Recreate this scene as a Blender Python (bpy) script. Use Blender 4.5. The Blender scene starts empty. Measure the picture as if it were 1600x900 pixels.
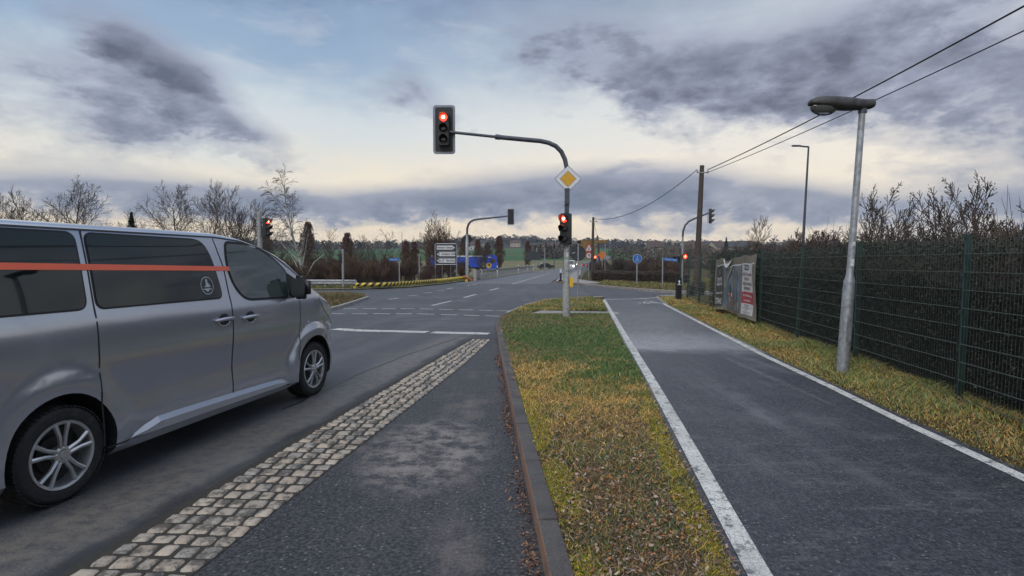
import bpy, bmesh, math, random
import numpy as np
from mathutils import Vector, Matrix
from mathutils.geometry import tessellate_polygon

R = math.radians
S = bpy.context.scene
COL = S.collection

# ------------------------------------------------------------------ camera
F = 900.0; HOR = 410.0; EYE = 1.65
PITCH = math.atan2(450 - HOR, F)
cam_d = bpy.data.cameras.new("camera")
cam = bpy.data.objects.new("camera", cam_d); COL.objects.link(cam)
cam_d.sensor_width = 36; cam_d.lens = 36 * F / 1600
cam_d.clip_start = 0.05; cam_d.clip_end = 8000
cam.location = (0, 0, EYE); cam.rotation_euler = (math.pi/2 - PITCH, 0, 0)
S.camera = cam

# ------------------------------------------------------------------ world
SUN_EL, SUN_AZ = 48.0, 205.0       # azimuth clockwise from +Y; the light falls from behind the viewer
w = bpy.data.worlds.new("World"); S.world = w; w.use_nodes = True
nt = w.node_tree; N = nt.nodes; L = nt.links
for n in list(N): N.remove(n)
def wn(t, **k):
    n = N.new(t)
    for a, b in k.items(): setattr(n, a, b)
    return n
def wmath(op, a, b=None, c=None, clamp=False):
    n = wn('ShaderNodeMath', operation=op); n.use_clamp = clamp
    for i, x in enumerate((a, b, c)):
        if x is None: continue
        if isinstance(x, (int, float)): n.inputs[i].default_value = x
        else: L.new(x, n.inputs[i])
    return n.outputs[0]
def wmix(f, a, b, mode='MIX'):
    n = wn('ShaderNodeMix', data_type='RGBA', blend_type=mode); n.clamp_factor = True
    for x, s in ((f, n.inputs[0]), (a, n.inputs[6]), (b, n.inputs[7])):
        if isinstance(x, (int, float)): s.default_value = x
        elif isinstance(x, tuple): s.default_value = (*x, 1)
        else: L.new(x, s)
    return n.outputs[2]
tc = wn('ShaderNodeTexCoord'); sep = wn('ShaderNodeSeparateXYZ'); L.new(tc.outputs['Generated'], sep.inputs[0])
dx, dy, dz = sep.outputs
az = wmath('ARCTAN2', dx, dy); el = wmath('ARCSINE', dz)
sky = wn('ShaderNodeTexSky', sky_type='NISHITA'); sky.sun_disc = False
sky.sun_elevation = R(SUN_EL); sky.sun_rotation = R(SUN_AZ); sky.dust_density = 2.0
nish = wmix(1.0, sky.outputs[0], (0.09, 0.09, 0.09), 'MULTIPLY')
def wnoise(scale, detail, rough, vec, dist=0.0):
    n = wn('ShaderNodeTexNoise'); n.inputs['Scale'].default_value = scale
    n.inputs['Detail'].default_value = detail; n.inputs['Roughness'].default_value = rough
    n.inputs['Distortion'].default_value = dist; L.new(vec, n.inputs['Vector']); return n.outputs['Fac']
# flattened sky coordinates: clouds are long in azimuth, short in elevation
cmb = wn('ShaderNodeCombineXYZ'); L.new(az, cmb.inputs[0]); L.new(wmath('MULTIPLY', el, 2.1), cmb.inputs[1])
P = cmb.outputs[0]
n_big = wnoise(5.0, 7, .6, P, .15); n_med = wnoise(11.0, 9, .64, P, .12)
cmb2 = wn('ShaderNodeCombineXYZ'); L.new(wmath('ADD', az, 3.3), cmb2.inputs[0]); L.new(wmath('MULTIPLY', el, 3.6), cmb2.inputs[1])
n_wisp = wnoise(6.0, 9, .66, cmb2.outputs[0], .35)
# veil of thin high cloud: blue overhead, pale lower, cream at the horizon
ramp = wn('ShaderNodeValToRGB'); cr = ramp.color_ramp; cr.interpolation = 'EASE'
stops = [(0.0,(.84,.64,.45)),(.055,(.97,.80,.57)),(.12,(.86,.81,.69)),(.22,(.68,.75,.78)),(.34,(.32,.44,.60)),(.46,(.15,.23,.39)),(.62,(.28,.38,.56)),(1.0,(.85,.92,1.05))]
while len(cr.elements) < len(stops): cr.elements.new(.5)
for e, (p, c) in zip(cr.elements, stops): e.position = p; e.color = (*c, 1)
elw = wmath('ADD', el, wmath('MULTIPLY', wmath('SUBTRACT', n_big, .5), .16))
L.new(wmath('MAXIMUM', elw, 0.0), ramp.inputs[0])
base = wmix(.12, ramp.outputs[0], nish)
front0 = wmath('MULTIPLY', dy, 3.0, clamp=True)
# whiter to the right of the picture
rightw = wmath('MULTIPLY', wmath('ADD', wmath('MULTIPLY', az, 1.3), .35, clamp=True), wmath('MULTIPLY', dy, 1.2, clamp=True), clamp=True)
rightw = wmath('MULTIPLY', rightw, wmath('MULTIPLY', wmath('SUBTRACT', .88, az), 6.0, clamp=True))
rightw = wmath('MULTIPLY', rightw, .8)
base = wmix(wmath('MULTIPLY', rightw, wmath('SUBTRACT', 1.0, wmath('MULTIPLY', wmath('ABSOLUTE', wmath('SUBTRACT', el, .2)), 3.0), clamp=True)), base, (.88, .83, .75))
gx = wmath('MULTIPLY', wmath('SUBTRACT', az, .12), 1.5); gy = wmath('MULTIPLY', wmath('SUBTRACT', el, .06), 9.0)
glow = wmath('EXPONENT', wmath('MULTIPLY', wmath('MULTIPLY_ADD', gx, gx, wmath('MULTIPLY', gy, gy)), -1.0))
base = wmix(wmath('MULTIPLY', glow, wmath('MULTIPLY', front0, .75)), base, (1.10, .90, .64))
wisp = wmath('MULTIPLY', wmath('SUBTRACT', n_wisp, .52), 2.6, clamp=True)
base = wmix(wmath('MULTIPLY', wisp, .55), base, (.74, .72, .74))
# the cloud banks: each is a soft ellipse in azimuth and elevation, broken up by noise
BANKS = [ # u, v, half-width, half-height (in 1/900 radian), slope, weight
 (235,105,85,42,.35,1.25),(290,130,75,30,.6,.8),(260,172,145,24,.25,1.5),(215,205,60,26,.1,1.15),(350,190,60,15,.4,.8),
 (340,228,45,12,.2,.45),(405,245,40,9,.2,.45),(640,118,38,20,.2,1.0),(650,158,62,24,.15,1.1),(700,188,50,14,.2,.4),
 (905,50,140,45,.1,1.0),(1010,95,200,45,.15,1.2),(960,130,130,28,.3,1.0),(1120,130,190,40,.1,1.1),(1250,95,190,65,-.1,1.3),
 (1350,150,130,48,.1,1.2),(1200,170,110,28,.15,.9),(1010,170,60,20,.4,.8),(1330,60,150,45,-.2,1.05),(1520,100,160,80,0,1.0),
 (800,308,165,36,-.03,2.0),(650,321,210,22,0,1.8),(960,304,120,36,0,1.8),(1080,306,120,36,0,1.7),(970,266,45,11,0,.8),
 (1240,318,90,27,0,1.6),(1350,325,90,20,0,1.1),(300,312,170,27,.05,1.7),(440,325,100,19,.05,1.5),(60,300,200,26,0,1.2),(20,150,160,60,.2,1.0),
 (1640,250,140,60,.2,1.2),(1800,120,200,60,.1,1.1),(1900,330,200,70,0,1.2),(1720,380,150,25,0,1.0),
 (1010,362,75,13,-.05,.75),(1110,352,80,16,0,.85),(1230,345,60,13,0,.75),(1500,330,120,24,0,1.2),(850,372,80,9,0,.5)]
def angs(u, v):
    c = math.cos(PITCH); s = math.sin(PITCH); a = (u-800)/F; b = (450-v)/F
    d = Vector((a, c + b*s, -s + b*c)).normalized()
    return math.atan2(d.x, d.y), math.asin(d.z)
tot = None
cov_w = wmath('MULTIPLY', wmath('SUBTRACT', n_big, .5), .10)
azw = wmath('ADD', az, cov_w); elw2 = wmath('ADD', el, wmath('MULTIPLY', wmath('SUBTRACT', n_med, .5), .07))
for (u, v, hw_, hh_, sl, wt) in BANKS:
    a0, e0 = angs(u, v)
    X_ = wmath('SUBTRACT', azw, a0)
    Y_ = wmath('SUBTRACT', elw2, e0)
    Ys = wmath('MULTIPLY_ADD', X_, sl, Y_)
    xx = wmath('MULTIPLY', X_, F/hw_); yy = wmath('MULTIPLY', Ys, F/hh_)
    r2 = wmath('MULTIPLY_ADD', yy, yy, wmath('MULTIPLY', xx, xx))
    g = wmath('MULTIPLY', wmath('EXPONENT', wmath('MULTIPLY', r2, -.8)), wt)
    tot = g if tot is None else wmath('MAXIMUM', tot, wmath('MULTIPLY_ADD', g, .5, wmath('MULTIPLY', tot, .72)))
front = wmath('MULTIPLY', dy, 3.0, clamp=True)
dens = wmath('MULTIPLY', wmath('ADD', tot, wmath('ADD', wmath('MULTIPLY', wmath('SUBTRACT', n_med, .5), 1.25), -.20)), 1.7, clamp=True)
back = wmath('MULTIPLY', wmath('SUBTRACT', wmath('MULTIPLY_ADD', n_wisp, .5, wmath('MULTIPLY', n_big, .5)), .44), 4.0, clamp=True)
dens = wmath('ADD', wmath('MULTIPLY', dens, front), wmath('MULTIPLY', back, wmath('SUBTRACT', 1.0, front)))
core = wmath('MULTIPLY', wmath('ADD', wmath('SUBTRACT', tot, .62), wmath('MULTIPLY', wmath('SUBTRACT', n_med, .5), 2.6)), 1.25, clamp=True)
low = wmath('MULTIPLY', wmath('SUBTRACT', .26, el), 6.0, clamp=True)     # low banks are bluer and paler
ccol_hi = wmix(core, (.31, .34, .45), (.088, .10, .155))
ccol_lo = wmix(core, (.34, .37, .46), (.125, .17, .27))
ccol = wmix(low, ccol_hi, ccol_lo)
skycol = wmix(wmath('MULTIPLY', dens, .93), base, ccol)
bg = wn('ShaderNodeBackground'); L.new(skycol, bg.inputs[0]); bg.inputs[1].default_value = 1.0
out = wn('ShaderNodeOutputWorld'); L.new(bg.outputs[0], out.inputs[0])
w.cycles.sampling_method = 'MANUAL'; w.cycles.sample_map_resolution = 1024

sd = bpy.data.lights.new("sun", 'SUN'); sd.energy = 1.8; sd.angle = R(25); sd.color = (1.0, .98, .95)
sun = bpy.data.objects.new("sun", sd); COL.objects.link(sun)
ld = Vector((math.sin(R(SUN_AZ))*math.cos(R(SUN_EL)), math.cos(R(SUN_AZ))*math.cos(R(SUN_EL)), math.sin(R(SUN_EL))))
sun.rotation_euler = ld.to_track_quat('Z', 'Y').to_euler()
S.view_settings.view_transform = 'Standard'; S.view_settings.look = 'None'
S.view_settings.exposure = 0.10; S.view_settings.gamma = 1; S.view_settings.use_curve_mapping = False
S.cycles.use_denoising = True
S.cycles.max_bounces = 6; S.cycles.volume_bounces = 0; S.cycles.transparent_max_bounces = 8
S.cycles.caustics_reflective = False; S.cycles.caustics_refractive = False

# ------------------------------------------------------------------ helpers
def ray(u, v):
    c = math.cos(PITCH); s = math.sin(PITCH); a = (u-800)/F; b = (450-v)/F
    return Vector((a, c + b*s, -s + b*c))
def G(u, v, z=0.0):
    d = ray(u, v); t = (z-EYE)/d.z; return Vector((d.x*t, d.y*t, z))
def A(u, v, Y):
    d = ray(u, v); t = Y/d.y; return Vector((d.x*t, Y, EYE + d.z*t))
def XU(u, Y): return (u-800)/F*Y

def tag(o, label=None, cat=None, group=None, kind=None):
    if label: o['label'] = label
    if cat: o['category'] = cat
    if group: o['group'] = group
    if kind: o['kind'] = kind
    return o
def thing(name, loc, label, cat, rz=0, group=None):
    o = bpy.data.objects.new(name, None); COL.objects.link(o); o.location = loc; o.rotation_euler = (0,0,rz)
    o.empty_display_size = .2
    return tag(o, label, cat, group)
def copy_tree(o, parent=None):
    c = o.copy(); COL.objects.link(c); c.parent = parent
    for ch in list(o.children): copy_tree(ch, c)
    return c

class MB:
    def __init__(s): s.v=[]; s.f=[]; s.m=[]; s.c=[]; s.cur=0; s.M=None
    def vt(s, p):
        p = Vector(p)
        if s.M is not None: p = s.M @ p
        s.v.append(tuple(p)); return len(s.v)-1
    def fc(s, *ids): s.f.append(ids); s.m.append(s.cur)
    def quad(s, a,b,c,d): s.fc(*[s.vt(p) for p in (a,b,c,d)])
    def box(s, lo, hi, M=None):
        x0,y0,z0 = lo; x1,y1,z1 = hi
        P = [Vector(p) for p in ((x0,y0,z0),(x1,y0,z0),(x1,y1,z0),(x0,y1,z0),(x0,y0,z1),(x1,y0,z1),(x1,y1,z1),(x0,y1,z1))]
        if M: P = [M @ p for p in P]
        i = [s.vt(p) for p in P]
        for q in ((0,3,2,1),(4,5,6,7),(0,1,5,4),(1,2,6,5),(2,3,7,6),(3,0,4,7)): s.fc(*[i[k] for k in q])
        return s
    def cbox(s, c, sz, M=None):
        return s.box([c[i]-sz[i]/2 for i in range(3)], [c[i]+sz[i]/2 for i in range(3)], M)
    def tube(s, pts, rad, n=8, cap=True):
        pts = [Vector(p) for p in pts]
        if isinstance(rad, (int,float)): rad = [rad]*len(pts)
        rings = []; u = None
        for k, p in enumerate(pts):
            d = (pts[min(k+1,len(pts)-1)] - pts[max(k-1,0)])
            d = d.normalized() if d.length > 1e-9 else Vector((0,0,1))
            if u is None:
                u = d.orthogonal().normalized()
            else:
                u = u - d*u.dot(d); u = u.normalized() if u.length > 1e-6 else d.orthogonal().normalized()
            w_ = d.cross(u)
            rings.append([s.vt(p + (u*math.cos(2*math.pi*j/n) + w_*math.sin(2*math.pi*j/n))*rad[k]) for j in range(n)])
        for a, b in zip(rings, rings[1:]):
            for j in range(n): s.fc(a[j], a[(j+1)%n], b[(j+1)%n], b[j])
        if cap:
            s.fc(*reversed(rings[0])); s.fc(*rings[-1])
        return s
    def lathe(s, prof, n=24, M=None, close=False):   # prof: (r, z) about local Z
        rings = []
        for r, z in prof:
            rg = []
            for j in range(n):
                a = 2*math.pi*j/n; p = Vector((r*math.cos(a), r*math.sin(a), z))
                rg.append(s.vt(M @ p if M else p))
            rings.append(rg)
        if close: rings.append(rings[0])
        for a, b in zip(rings, rings[1:]):
            for j in range(n): s.fc(a[j], a[(j+1)%n], b[(j+1)%n], b[j])
        if not close: s.fc(*reversed(rings[0])); s.fc(*rings[-1])
        return s
    def prism(s, poly, z0, z1, M=None):   # polygon in XY, extruded in Z
        tri = tessellate_polygon([[Vector((p[0],p[1],0)) for p in poly]])
        def vv(p, z):
            q = Vector((p[0], p[1], z)); return s.vt(M @ q if M else q)
        b = [vv(p, z0) for p in poly]; t = [vv(p, z1) for p in poly]; n = len(poly)
        area = sum(poly[i][0]*poly[(i+1)%n][1]-poly[(i+1)%n][0]*poly[i][1] for i in range(n))
        for tr in tri:
            p0,p1,p2 = (poly[k] for k in tr)
            cc = (p1[0]-p0[0])*(p2[1]-p0[1])-(p1[1]-p0[1])*(p2[0]-p0[0])
            tr = tr if cc > 0 else tuple(reversed(tr))
            s.fc(*[t[k] for k in tr]); s.fc(*[b[k] for k in reversed(tr)])
        for i in range(n):
            j = (i+1)%n
            q = (b[i], b[j], t[j], t[i])
            s.fc(*(q if area > 0 else reversed(q)))
        return s
    def merge(s, o, M=None):
        off = len(s.v)
        for p in o.v: s.vt(M @ Vector(p) if M else p)
        for f, m in zip(o.f, o.m): s.f.append(tuple(i+off for i in f)); s.m.append(m)
    def mesh(s, name, mats, smooth=False):
        me = bpy.data.meshes.new(name); me.from_pydata(s.v, [], s.f)
        if not isinstance(mats, (list,tuple)): mats = [mats]
        for m in mats: me.materials.append(m)
        if len(mats) > 1: me.polygons.foreach_set('material_index', s.m)
        if smooth: me.polygons.foreach_set('use_smooth', [True]*len(me.polygons))
        me.update(); return me
    def build(s, name, mats, parent=None, smooth=False, sharp=None):
        me = s.mesh(name, mats, smooth)
        if smooth and sharp is not None:
            try: me.set_sharp_from_angle(angle=R(sharp))
            except Exception: pass
        o = bpy.data.objects.new(name, me); COL.objects.link(o); o.parent = parent
        return o
def npmesh(name, V, Fq, mat, parent=None, colors=None, per=4):
    """fast mesh from arrays: V (n,3), Fq (m,per) ; colors (n,3) per vertex"""
    me = bpy.data.meshes.new(name); V = np.asarray(V, np.float32); Fq = np.asarray(Fq, np.int32)
    me.vertices.add(len(V)); me.vertices.foreach_set('co', V.ravel())
    me.loops.add(Fq.size); me.loops.foreach_set('vertex_index', Fq.ravel())
    me.polygons.add(len(Fq)); me.polygons.foreach_set('loop_start', np.arange(0, Fq.size, per, dtype=np.int32))
    me.update(calc_edges=True)
    if colors is not None:
        at = me.color_attributes.new('Col', 'FLOAT_COLOR', 'POINT')
        c4 = np.ones((len(V),4), np.float32); c4[:,:3] = colors; at.data.foreach_set('color', c4.ravel())
    me.materials.append(mat)
    o = bpy.data.objects.new(name, me); COL.objects.link(o); o.parent = parent
    return o

# ------------------------------------------------------------------ materials
class MT:
    def __init__(s, name):
        s.m = bpy.data.materials.new(name); s.m.use_nodes = True; s.nt = s.m.node_tree
        s.b = s.nt.nodes['Principled BSDF']; s.tc = None
    def n(s, t, **k):
        n = s.nt.nodes.new(t)
        for a, b in k.items(): setattr(n, a, b)
        return n
    def put(s, sock, x):
        if isinstance(x, (int,float)): sock.default_value = x
        elif isinstance(x, tuple): sock.default_value = (*x, 1) if len(x)==3 and sock.type=='RGBA' else x
        else: s.nt.links.new(x, sock)
    def co(s, scale=(1,1,1), rot=0, loc=(0,0,0)):
        if s.tc is None: s.tc = s.n('ShaderNodeTexCoord')
        m = s.n('ShaderNodeMapping'); m.inputs['Scale'].default_value = scale; m.inputs['Rotation'].default_value = (0,0,rot); m.inputs['Location'].default_value = loc
        s.nt.links.new(s.tc.outputs['Object'], m.inputs[0]); return m.outputs[0]
    def noise(s, scale, detail=4, rough=.55, vec=None, dist=0):
        n = s.n('ShaderNodeTexNoise'); n.inputs['Scale'].default_value = scale; n.inputs['Detail'].default_value = detail
        n.inputs['Roughness'].default_value = rough; n.inputs['Distortion'].default_value = dist
        s.nt.links.new(vec or s.co(), n.inputs['Vector']); return n.outputs['Fac']
    def vor(s, scale, vec=None, out='Distance', feature='F1'):
        n = s.n('ShaderNodeTexVoronoi', feature=feature); n.inputs['Scale'].default_value = scale
        s.nt.links.new(vec or s.co(), n.inputs['Vector']); return n.outputs[out]
    def math(s, op, a, b=0.0, c=None, clamp=False):
        n = s.n('ShaderNodeMath', operation=op); n.use_clamp = clamp
        s.put(n.inputs[0], a); s.put(n.inputs[1], b)
        if c is not None: s.put(n.inputs[2], c)
        return n.outputs[0]
    def ss(s, x, lo, hi, a=0.0, b=1.0):
        n = s.n('ShaderNodeMapRange', interpolation_type='SMOOTHSTEP'); s.put(n.inputs[0], x)
        n.inputs[1].default_value = lo; n.inputs[2].default_value = hi; n.inputs[3].default_value = a; n.inputs[4].default_value = b
        return n.outputs[0]
    def mix(s, f, a, b, mode='MIX'):
        n = s.n('ShaderNodeMix', data_type='RGBA', blend_type=mode); s.put(n.inputs[0], f); s.put(n.inputs[6], a); s.put(n.inputs[7], b)
        return n.outputs[2]
    def bump(s, h, strength=.3, dist=.01):
        n = s.n('ShaderNodeBump'); n.inputs['Strength'].default_value = strength; n.inputs['Distance'].default_value = dist
        s.put(n.inputs['Height'], h); s.nt.links.new(n.outputs[0], s.b.inputs['Normal'])
    def set(s, **k):
        for a, x in k.items(): s.put(s.b.inputs[a.replace('_',' ')], x)
        return s
_mc = {}
def pm(name, col, rough=.6, metal=0.0, var=.25, scale=8.0, bump=0.0, coat=0.0, emit=None, es=1.0, dirt=None, alpha=None):
    if name in _mc: return _mc[name]
    t = MT(name)
    n1 = t.noise(scale, 5, .6)
    dark = tuple(c*(1-var) for c in col); lite = tuple(min(1,c*(1+var*.6)) for c in col)
    c = t.mix(t.ss(n1, .3, .7), dark, lite)
    if dirt:
        n2 = t.noise(scale*.35, 6, .7)
        c = t.mix(t.ss(n2, .52, .75, 0, .7), c, dirt)
    t.set(Base_Color=c, Metallic=metal, Roughness=t.math('MULTIPLY_ADD', n1, .2, rough-.1, clamp=True))
    if coat: t.set(Coat_Weight=coat, Coat_Roughness=.06)
    if bump: t.bump(t.noise(scale*6, 4), bump, .004)
    if emit: t.set(Emission_Color=emit, Emission_Strength=es)
    _mc[name] = t.m; return t.m

def vcol_mat(name, rough=.8, mul=1.0, spec=.3, trans=0.0):
    t = MT(name); a = t.n('ShaderNodeVertexColor'); a.layer_name = 'Col'
    t.set(Base_Color=a.outputs[0], Roughness=rough, Specular_IOR_Level=spec)
    return t.m

def asphalt(name, base, light, rot, dusty=.5, agg=1.0, rough=.62, dust_col=(.16,.15,.14)):
    t = MT(name)
    fine = t.vor(120*agg); big = t.noise(.55, 6, .62); med = t.noise(3.0, 6, .65)
    st = t.co((2.2, .12, 1), rot); streak = t.noise(1.0, 5, .6, st)
    grit = t.noise(70*agg, 3, .6)
    c = t.mix(t.ss(grit, .35, .7), base, light)
    cell = t.vor(62*agg, out='Color'); sp = t.n('ShaderNodeSeparateColor'); t.put(sp.inputs[0], cell)
    stone = t.math('MULTIPLY', t.math('GREATER_THAN', sp.outputs[0], .90), t.ss(t.vor(62*agg), .42, .2))
    c = t.mix(t.math('MULTIPLY', stone, .55), c, (.23,.22,.21))
    dust = t.math('MULTIPLY', t.ss(t.math('ADD', t.math('MULTIPLY', big, .6), t.math('MULTIPLY', streak, .4)), .48, .68), dusty, clamp=True)
    dust = t.math('MULTIPLY', dust, t.ss(med, .3, .6))
    c = t.mix(dust, c, dust_col)
    c = t.mix(t.ss(t.noise(.9, 5, .7, t.co(loc=(7,3,1))), .55, .75, 0, .45), c, tuple(x*.55 for x in base))
    crack = t.vor(.45, t.co(loc=(2,1,0)), feature='DISTANCE_TO_EDGE')
    t.set(Base_Color=c, Roughness=t.math('ADD', t.math('MULTIPLY', big, .25), rough-.12), Specular_IOR_Level=.45)
    t.bump(t.math('ADD', grit, t.math('MULTIPLY', fine, .8)), .55, .006)
    return t.m

def glass_dark(name, col=(.02,.03,.035), rough=.04):
    t = MT(name); t.set(Base_Color=col, Roughness=rough, Specular_IOR_Level=.9, Coat_Weight=1.0, Coat_Roughness=.02); return t.m
M_steel = pm('galvanised_steel', (.36,.38,.40), .48, .65, .3, 14, .1, dirt=(.2,.2,.2))
M_darksteel = pm('dark_painted_steel', (.07,.08,.10), .5, .3, .3, 9)
M_black = pm('black_plastic', (.012,.013,.014), .5, 0, .3, 12)
M_housing = pm('black_signal_housing', (.022,.025,.024), .45, 0, .3, 12)
M_white = pm('white_paint', (.72,.73,.75), .5, 0, .12, 7, dirt=(.5,.5,.48))
M_rubber = pm('rubber', (.018,.018,.019), .8, 0, .4, 30, .3, dirt=(.06,.055,.05))
M_lens = pm('dark_lens', (.02,.025,.02), .15, 0, .2, 12, coat=.8)
M_red_lit = pm('lit_red_lens', (.6,.02,.01), .3, 0, .1, 12, emit=(1.0,.035,.02), es=5.0)
M_red_core = pm('lit_red_lamp', (.9,.3,.1), .3, 0, .1, 12, emit=(1.0,.42,.16), es=14.0)
# ------------------------------------------------------------------ ground materials
rnd = random.Random(5); rng = np.random.default_rng(5)
RDIR = math.atan2(.13, 1)
M_road = asphalt('road_asphalt', (.024,.027,.033), (.070,.075,.088), R(-3), .55, .8, .58, (.13,.125,.12))
M_bay = asphalt('old_coarse_asphalt', (.012,.013,.016), (.062,.063,.069), 0, .8, .62, .62, (.16,.14,.13))
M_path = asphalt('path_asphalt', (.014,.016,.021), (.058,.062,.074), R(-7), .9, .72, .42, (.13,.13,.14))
def retouch(m, fn):
    t = MT.__new__(MT); t.m = m; t.nt = m.node_tree; t.b = t.nt.nodes['Principled BSDF']; t.tc = None
    c = t.b.inputs['Base Color'].links[0].from_socket; r_ = t.b.inputs['Roughness'].links[0].from_socket
    sp = t.n('ShaderNodeSeparateXYZ'); t.put(sp.inputs[0], t.co()); fn(t, c, r_, sp.outputs[0], sp.outputs[1])
def f_road(t, c, r_, x, y):
    n = t.noise(1.6, 6, .7); n2 = t.noise(9, 5, .7)
    d = t.math('SUBTRACT', x, t.math('MULTIPLY_ADD', y, .155, -2.80)); d = t.math('MULTIPLY_ADD', t.math('SUBTRACT', n, .5), .35, d)
    near = t.ss(y, 14.5, 11.5)
    band = t.math('MULTIPLY', t.math('MULTIPLY', t.ss(d, -1.05, -.55), t.ss(d, -.05, -.30)), t.math('MULTIPLY', near, t.ss(n2, .25, .65)))
    c = t.mix(t.math('MULTIPLY', band, .75), c, (.155,.14,.12))
    gut = t.math('MULTIPLY', t.ss(d, -.22, -.10), near); c = t.mix(t.math('MULTIPLY', gut, .8), c, (.014,.014,.015))
    for cx, wd in ((-1.75,.30),(-3.4,.32)):
        e = t.math('ABSOLUTE', t.math('SUBTRACT', d, cx)); c = t.mix(t.math('MULTIPLY', t.ss(e, wd, wd*.3), .22), c, (.11,.112,.118))
    patchy = t.ss(t.noise(.16, 4, .6, t.co(loc=(4,2,0))), .50, .56); c = t.mix(t.math('MULTIPLY', patchy, .28), c, (.105,.11,.12))
    t.set(Base_Color=c)
def f_path(t, c, r_, x, y):
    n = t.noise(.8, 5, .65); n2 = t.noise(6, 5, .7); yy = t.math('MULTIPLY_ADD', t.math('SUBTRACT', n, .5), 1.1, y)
    film_sheen = t.math('MULTIPLY', t.ss(yy, 9.7, 10.6), t.ss(yy, 13.8, 10.6)); sheen_wide = t.math('MULTIPLY', t.ss(yy, 9.9, 10.5), t.ss(yy, 22, 14))  # pale wet sheen painted into the path colour: one bright band, one wider
    c = t.mix(t.math('MULTIPLY', sheen_wide, t.math('MULTIPLY', t.ss(n2, .3, .65), .32)), c, (.14,.15,.165)); c = t.mix(t.math('MULTIPLY', film_sheen, t.math('MULTIPLY_ADD', n2, .7, .12), clamp=True), c, (.36,.375,.40))
    v = t.co((9, .10, 1), R(7)); ln_ = t.noise(1.0, 3, .6, v); u = t.math('SUBTRACT', x, t.math('MULTIPLY_ADD', y, .115, 2.2))
    lines = t.math('MULTIPLY', t.ss(ln_, .58, .70), t.math('MULTIPLY', t.ss(t.math('ABSOLUTE', u), .9, .3), t.math('MULTIPLY', t.ss(y, 10.2, 9.2), t.ss(n2, .35, .6))))
    c = t.mix(t.math('MULTIPLY', lines, .55), c, (.20,.20,.21))
    crt = t.math('MULTIPLY', t.ss(t.noise(2.6, 6, .75, t.co((.6,2.4,1))), .52, .70), t.ss(y, 7.5, 4)); c = t.mix(t.math('MULTIPLY', crt, .45), c, (.15,.145,.14))
    t.set(Base_Color=c, Roughness=t.math('MULTIPLY_ADD', sheen_wide, -.14, r_))
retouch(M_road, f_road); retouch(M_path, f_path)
def f_bay(t, c, r_, x, y):
    n = t.noise(5, 6, .75); e = t.math('ADD', t.math('POWER', t.math('MULTIPLY', t.math('ADD', x, .75), 1.5), 2.0), t.math('POWER', t.math('MULTIPLY', t.math('SUBTRACT', y, 5.0), .85), 2.0))
    c = t.mix(t.math('MULTIPLY', t.ss(e, 1.1, .1), t.ss(n, .40, .62)), c, (.19,.17,.16))
    v = t.co((1.2, 1.2, 1), 0, (3,5,0)); cr2 = t.vor(.55, v, 'Distance', 'DISTANCE_TO_EDGE'); dis = t.noise(6,4,.7)
    t.set(Base_Color=c)
retouch(M_bay, f_bay)
M_farroad = asphalt('far_asphalt', (.06,.065,.075), (.10,.105,.12), R(-8), .4, .6, .5)
def paint_mat():
    t = MT('worn_road_paint'); n = t.noise(9, 7, .7); cr_ = t.vor(26, feature='DISTANCE_TO_EDGE'); fine = t.noise(90, 3, .6)
    keep = t.math('MULTIPLY', t.ss(n, .38, .48), t.math('MULTIPLY', t.ss(cr_, .0, .05), t.ss(fine, .30, .42)))
    c = t.mix(t.ss(t.noise(4,5,.6), .3,.7), (.42,.42,.40), (.60,.60,.57))
    t.set(Base_Color=t.mix(keep, (.13,.13,.14), c), Roughness=.6); t.bump(fine, .3, .004); return t.m
M_paint = paint_mat()
def grassground():
    t = MT('winter_turf_soil'); a = t.noise(1.1, 6, .65); b = t.noise(7, 6, .7); f = t.noise(60, 4, .7)
    c = t.mix(t.ss(a, .38, .62), (.13,.10,.045), (.085,.10,.035))
    c = t.mix(t.ss(b, .45, .65), c, (.19,.14,.065))
    c = t.mix(t.ss(f, .4, .6, 0, .6), (.05,.04,.022), c)
    t.set(Base_Color=c, Roughness=.95, Specular_IOR_Level=.1); t.bump(t.math('ADD', f, b), .9, .03); return t.m
M_turf = grassground()
def terrain_mat():
    t = MT('winter_fields')
    a = t.noise(.02, 5, .6); b = t.noise(.3, 6, .7); f = t.noise(3.0, 5, .7)
    g = t.n('ShaderNodeNewGeometry'); sp = t.n('ShaderNodeSeparateXYZ'); t.put(sp.inputs[0], g.outputs['Position'])
    y = t.math('ADD', sp.outputs[1], t.math('MULTIPLY', t.math('SUBTRACT', a, .5), 60))
    x = sp.outputs[0]
    near = t.mix(t.ss(b, .35, .65), (.115,.095,.055), (.075,.08,.035))
    near = t.mix(t.ss(f, .35,.65, 0,.5), near, (.05,.04,.025))
    tan = t.mix(t.ss(b, .35,.65), (.17,.165,.09), (.13,.12,.07))
    green = t.mix(t.ss(b, .3,.7), (.038,.095,.045), (.055,.12,.05))
    green = t.mix(t.ss(a, .55, .62), green, (.12,.10,.06))
    wood = t.mix(t.ss(b, .3,.7), (.035,.032,.03), (.06,.052,.042))
    c = t.mix(t.ss(y, 62, 80), near, tan)
    c = t.mix(t.ss(y, 235, 250), c, green)
    c = t.mix(t.ss(y, 590, 610), c, wood)
    far_patch = t.mix(t.ss(t.noise(.006,3,.5), .5,.54), wood, (.07,.10,.045))
    c = t.mix(t.ss(y, 820, 850), c, far_patch)
    t.set(Base_Color=c, Roughness=.95, Specular_IOR_Level=.1); t.bump(t.math('ADD', f, b), .6, .15); return t.m
M_terrain = terrain_mat()
M_kerb = None
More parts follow.
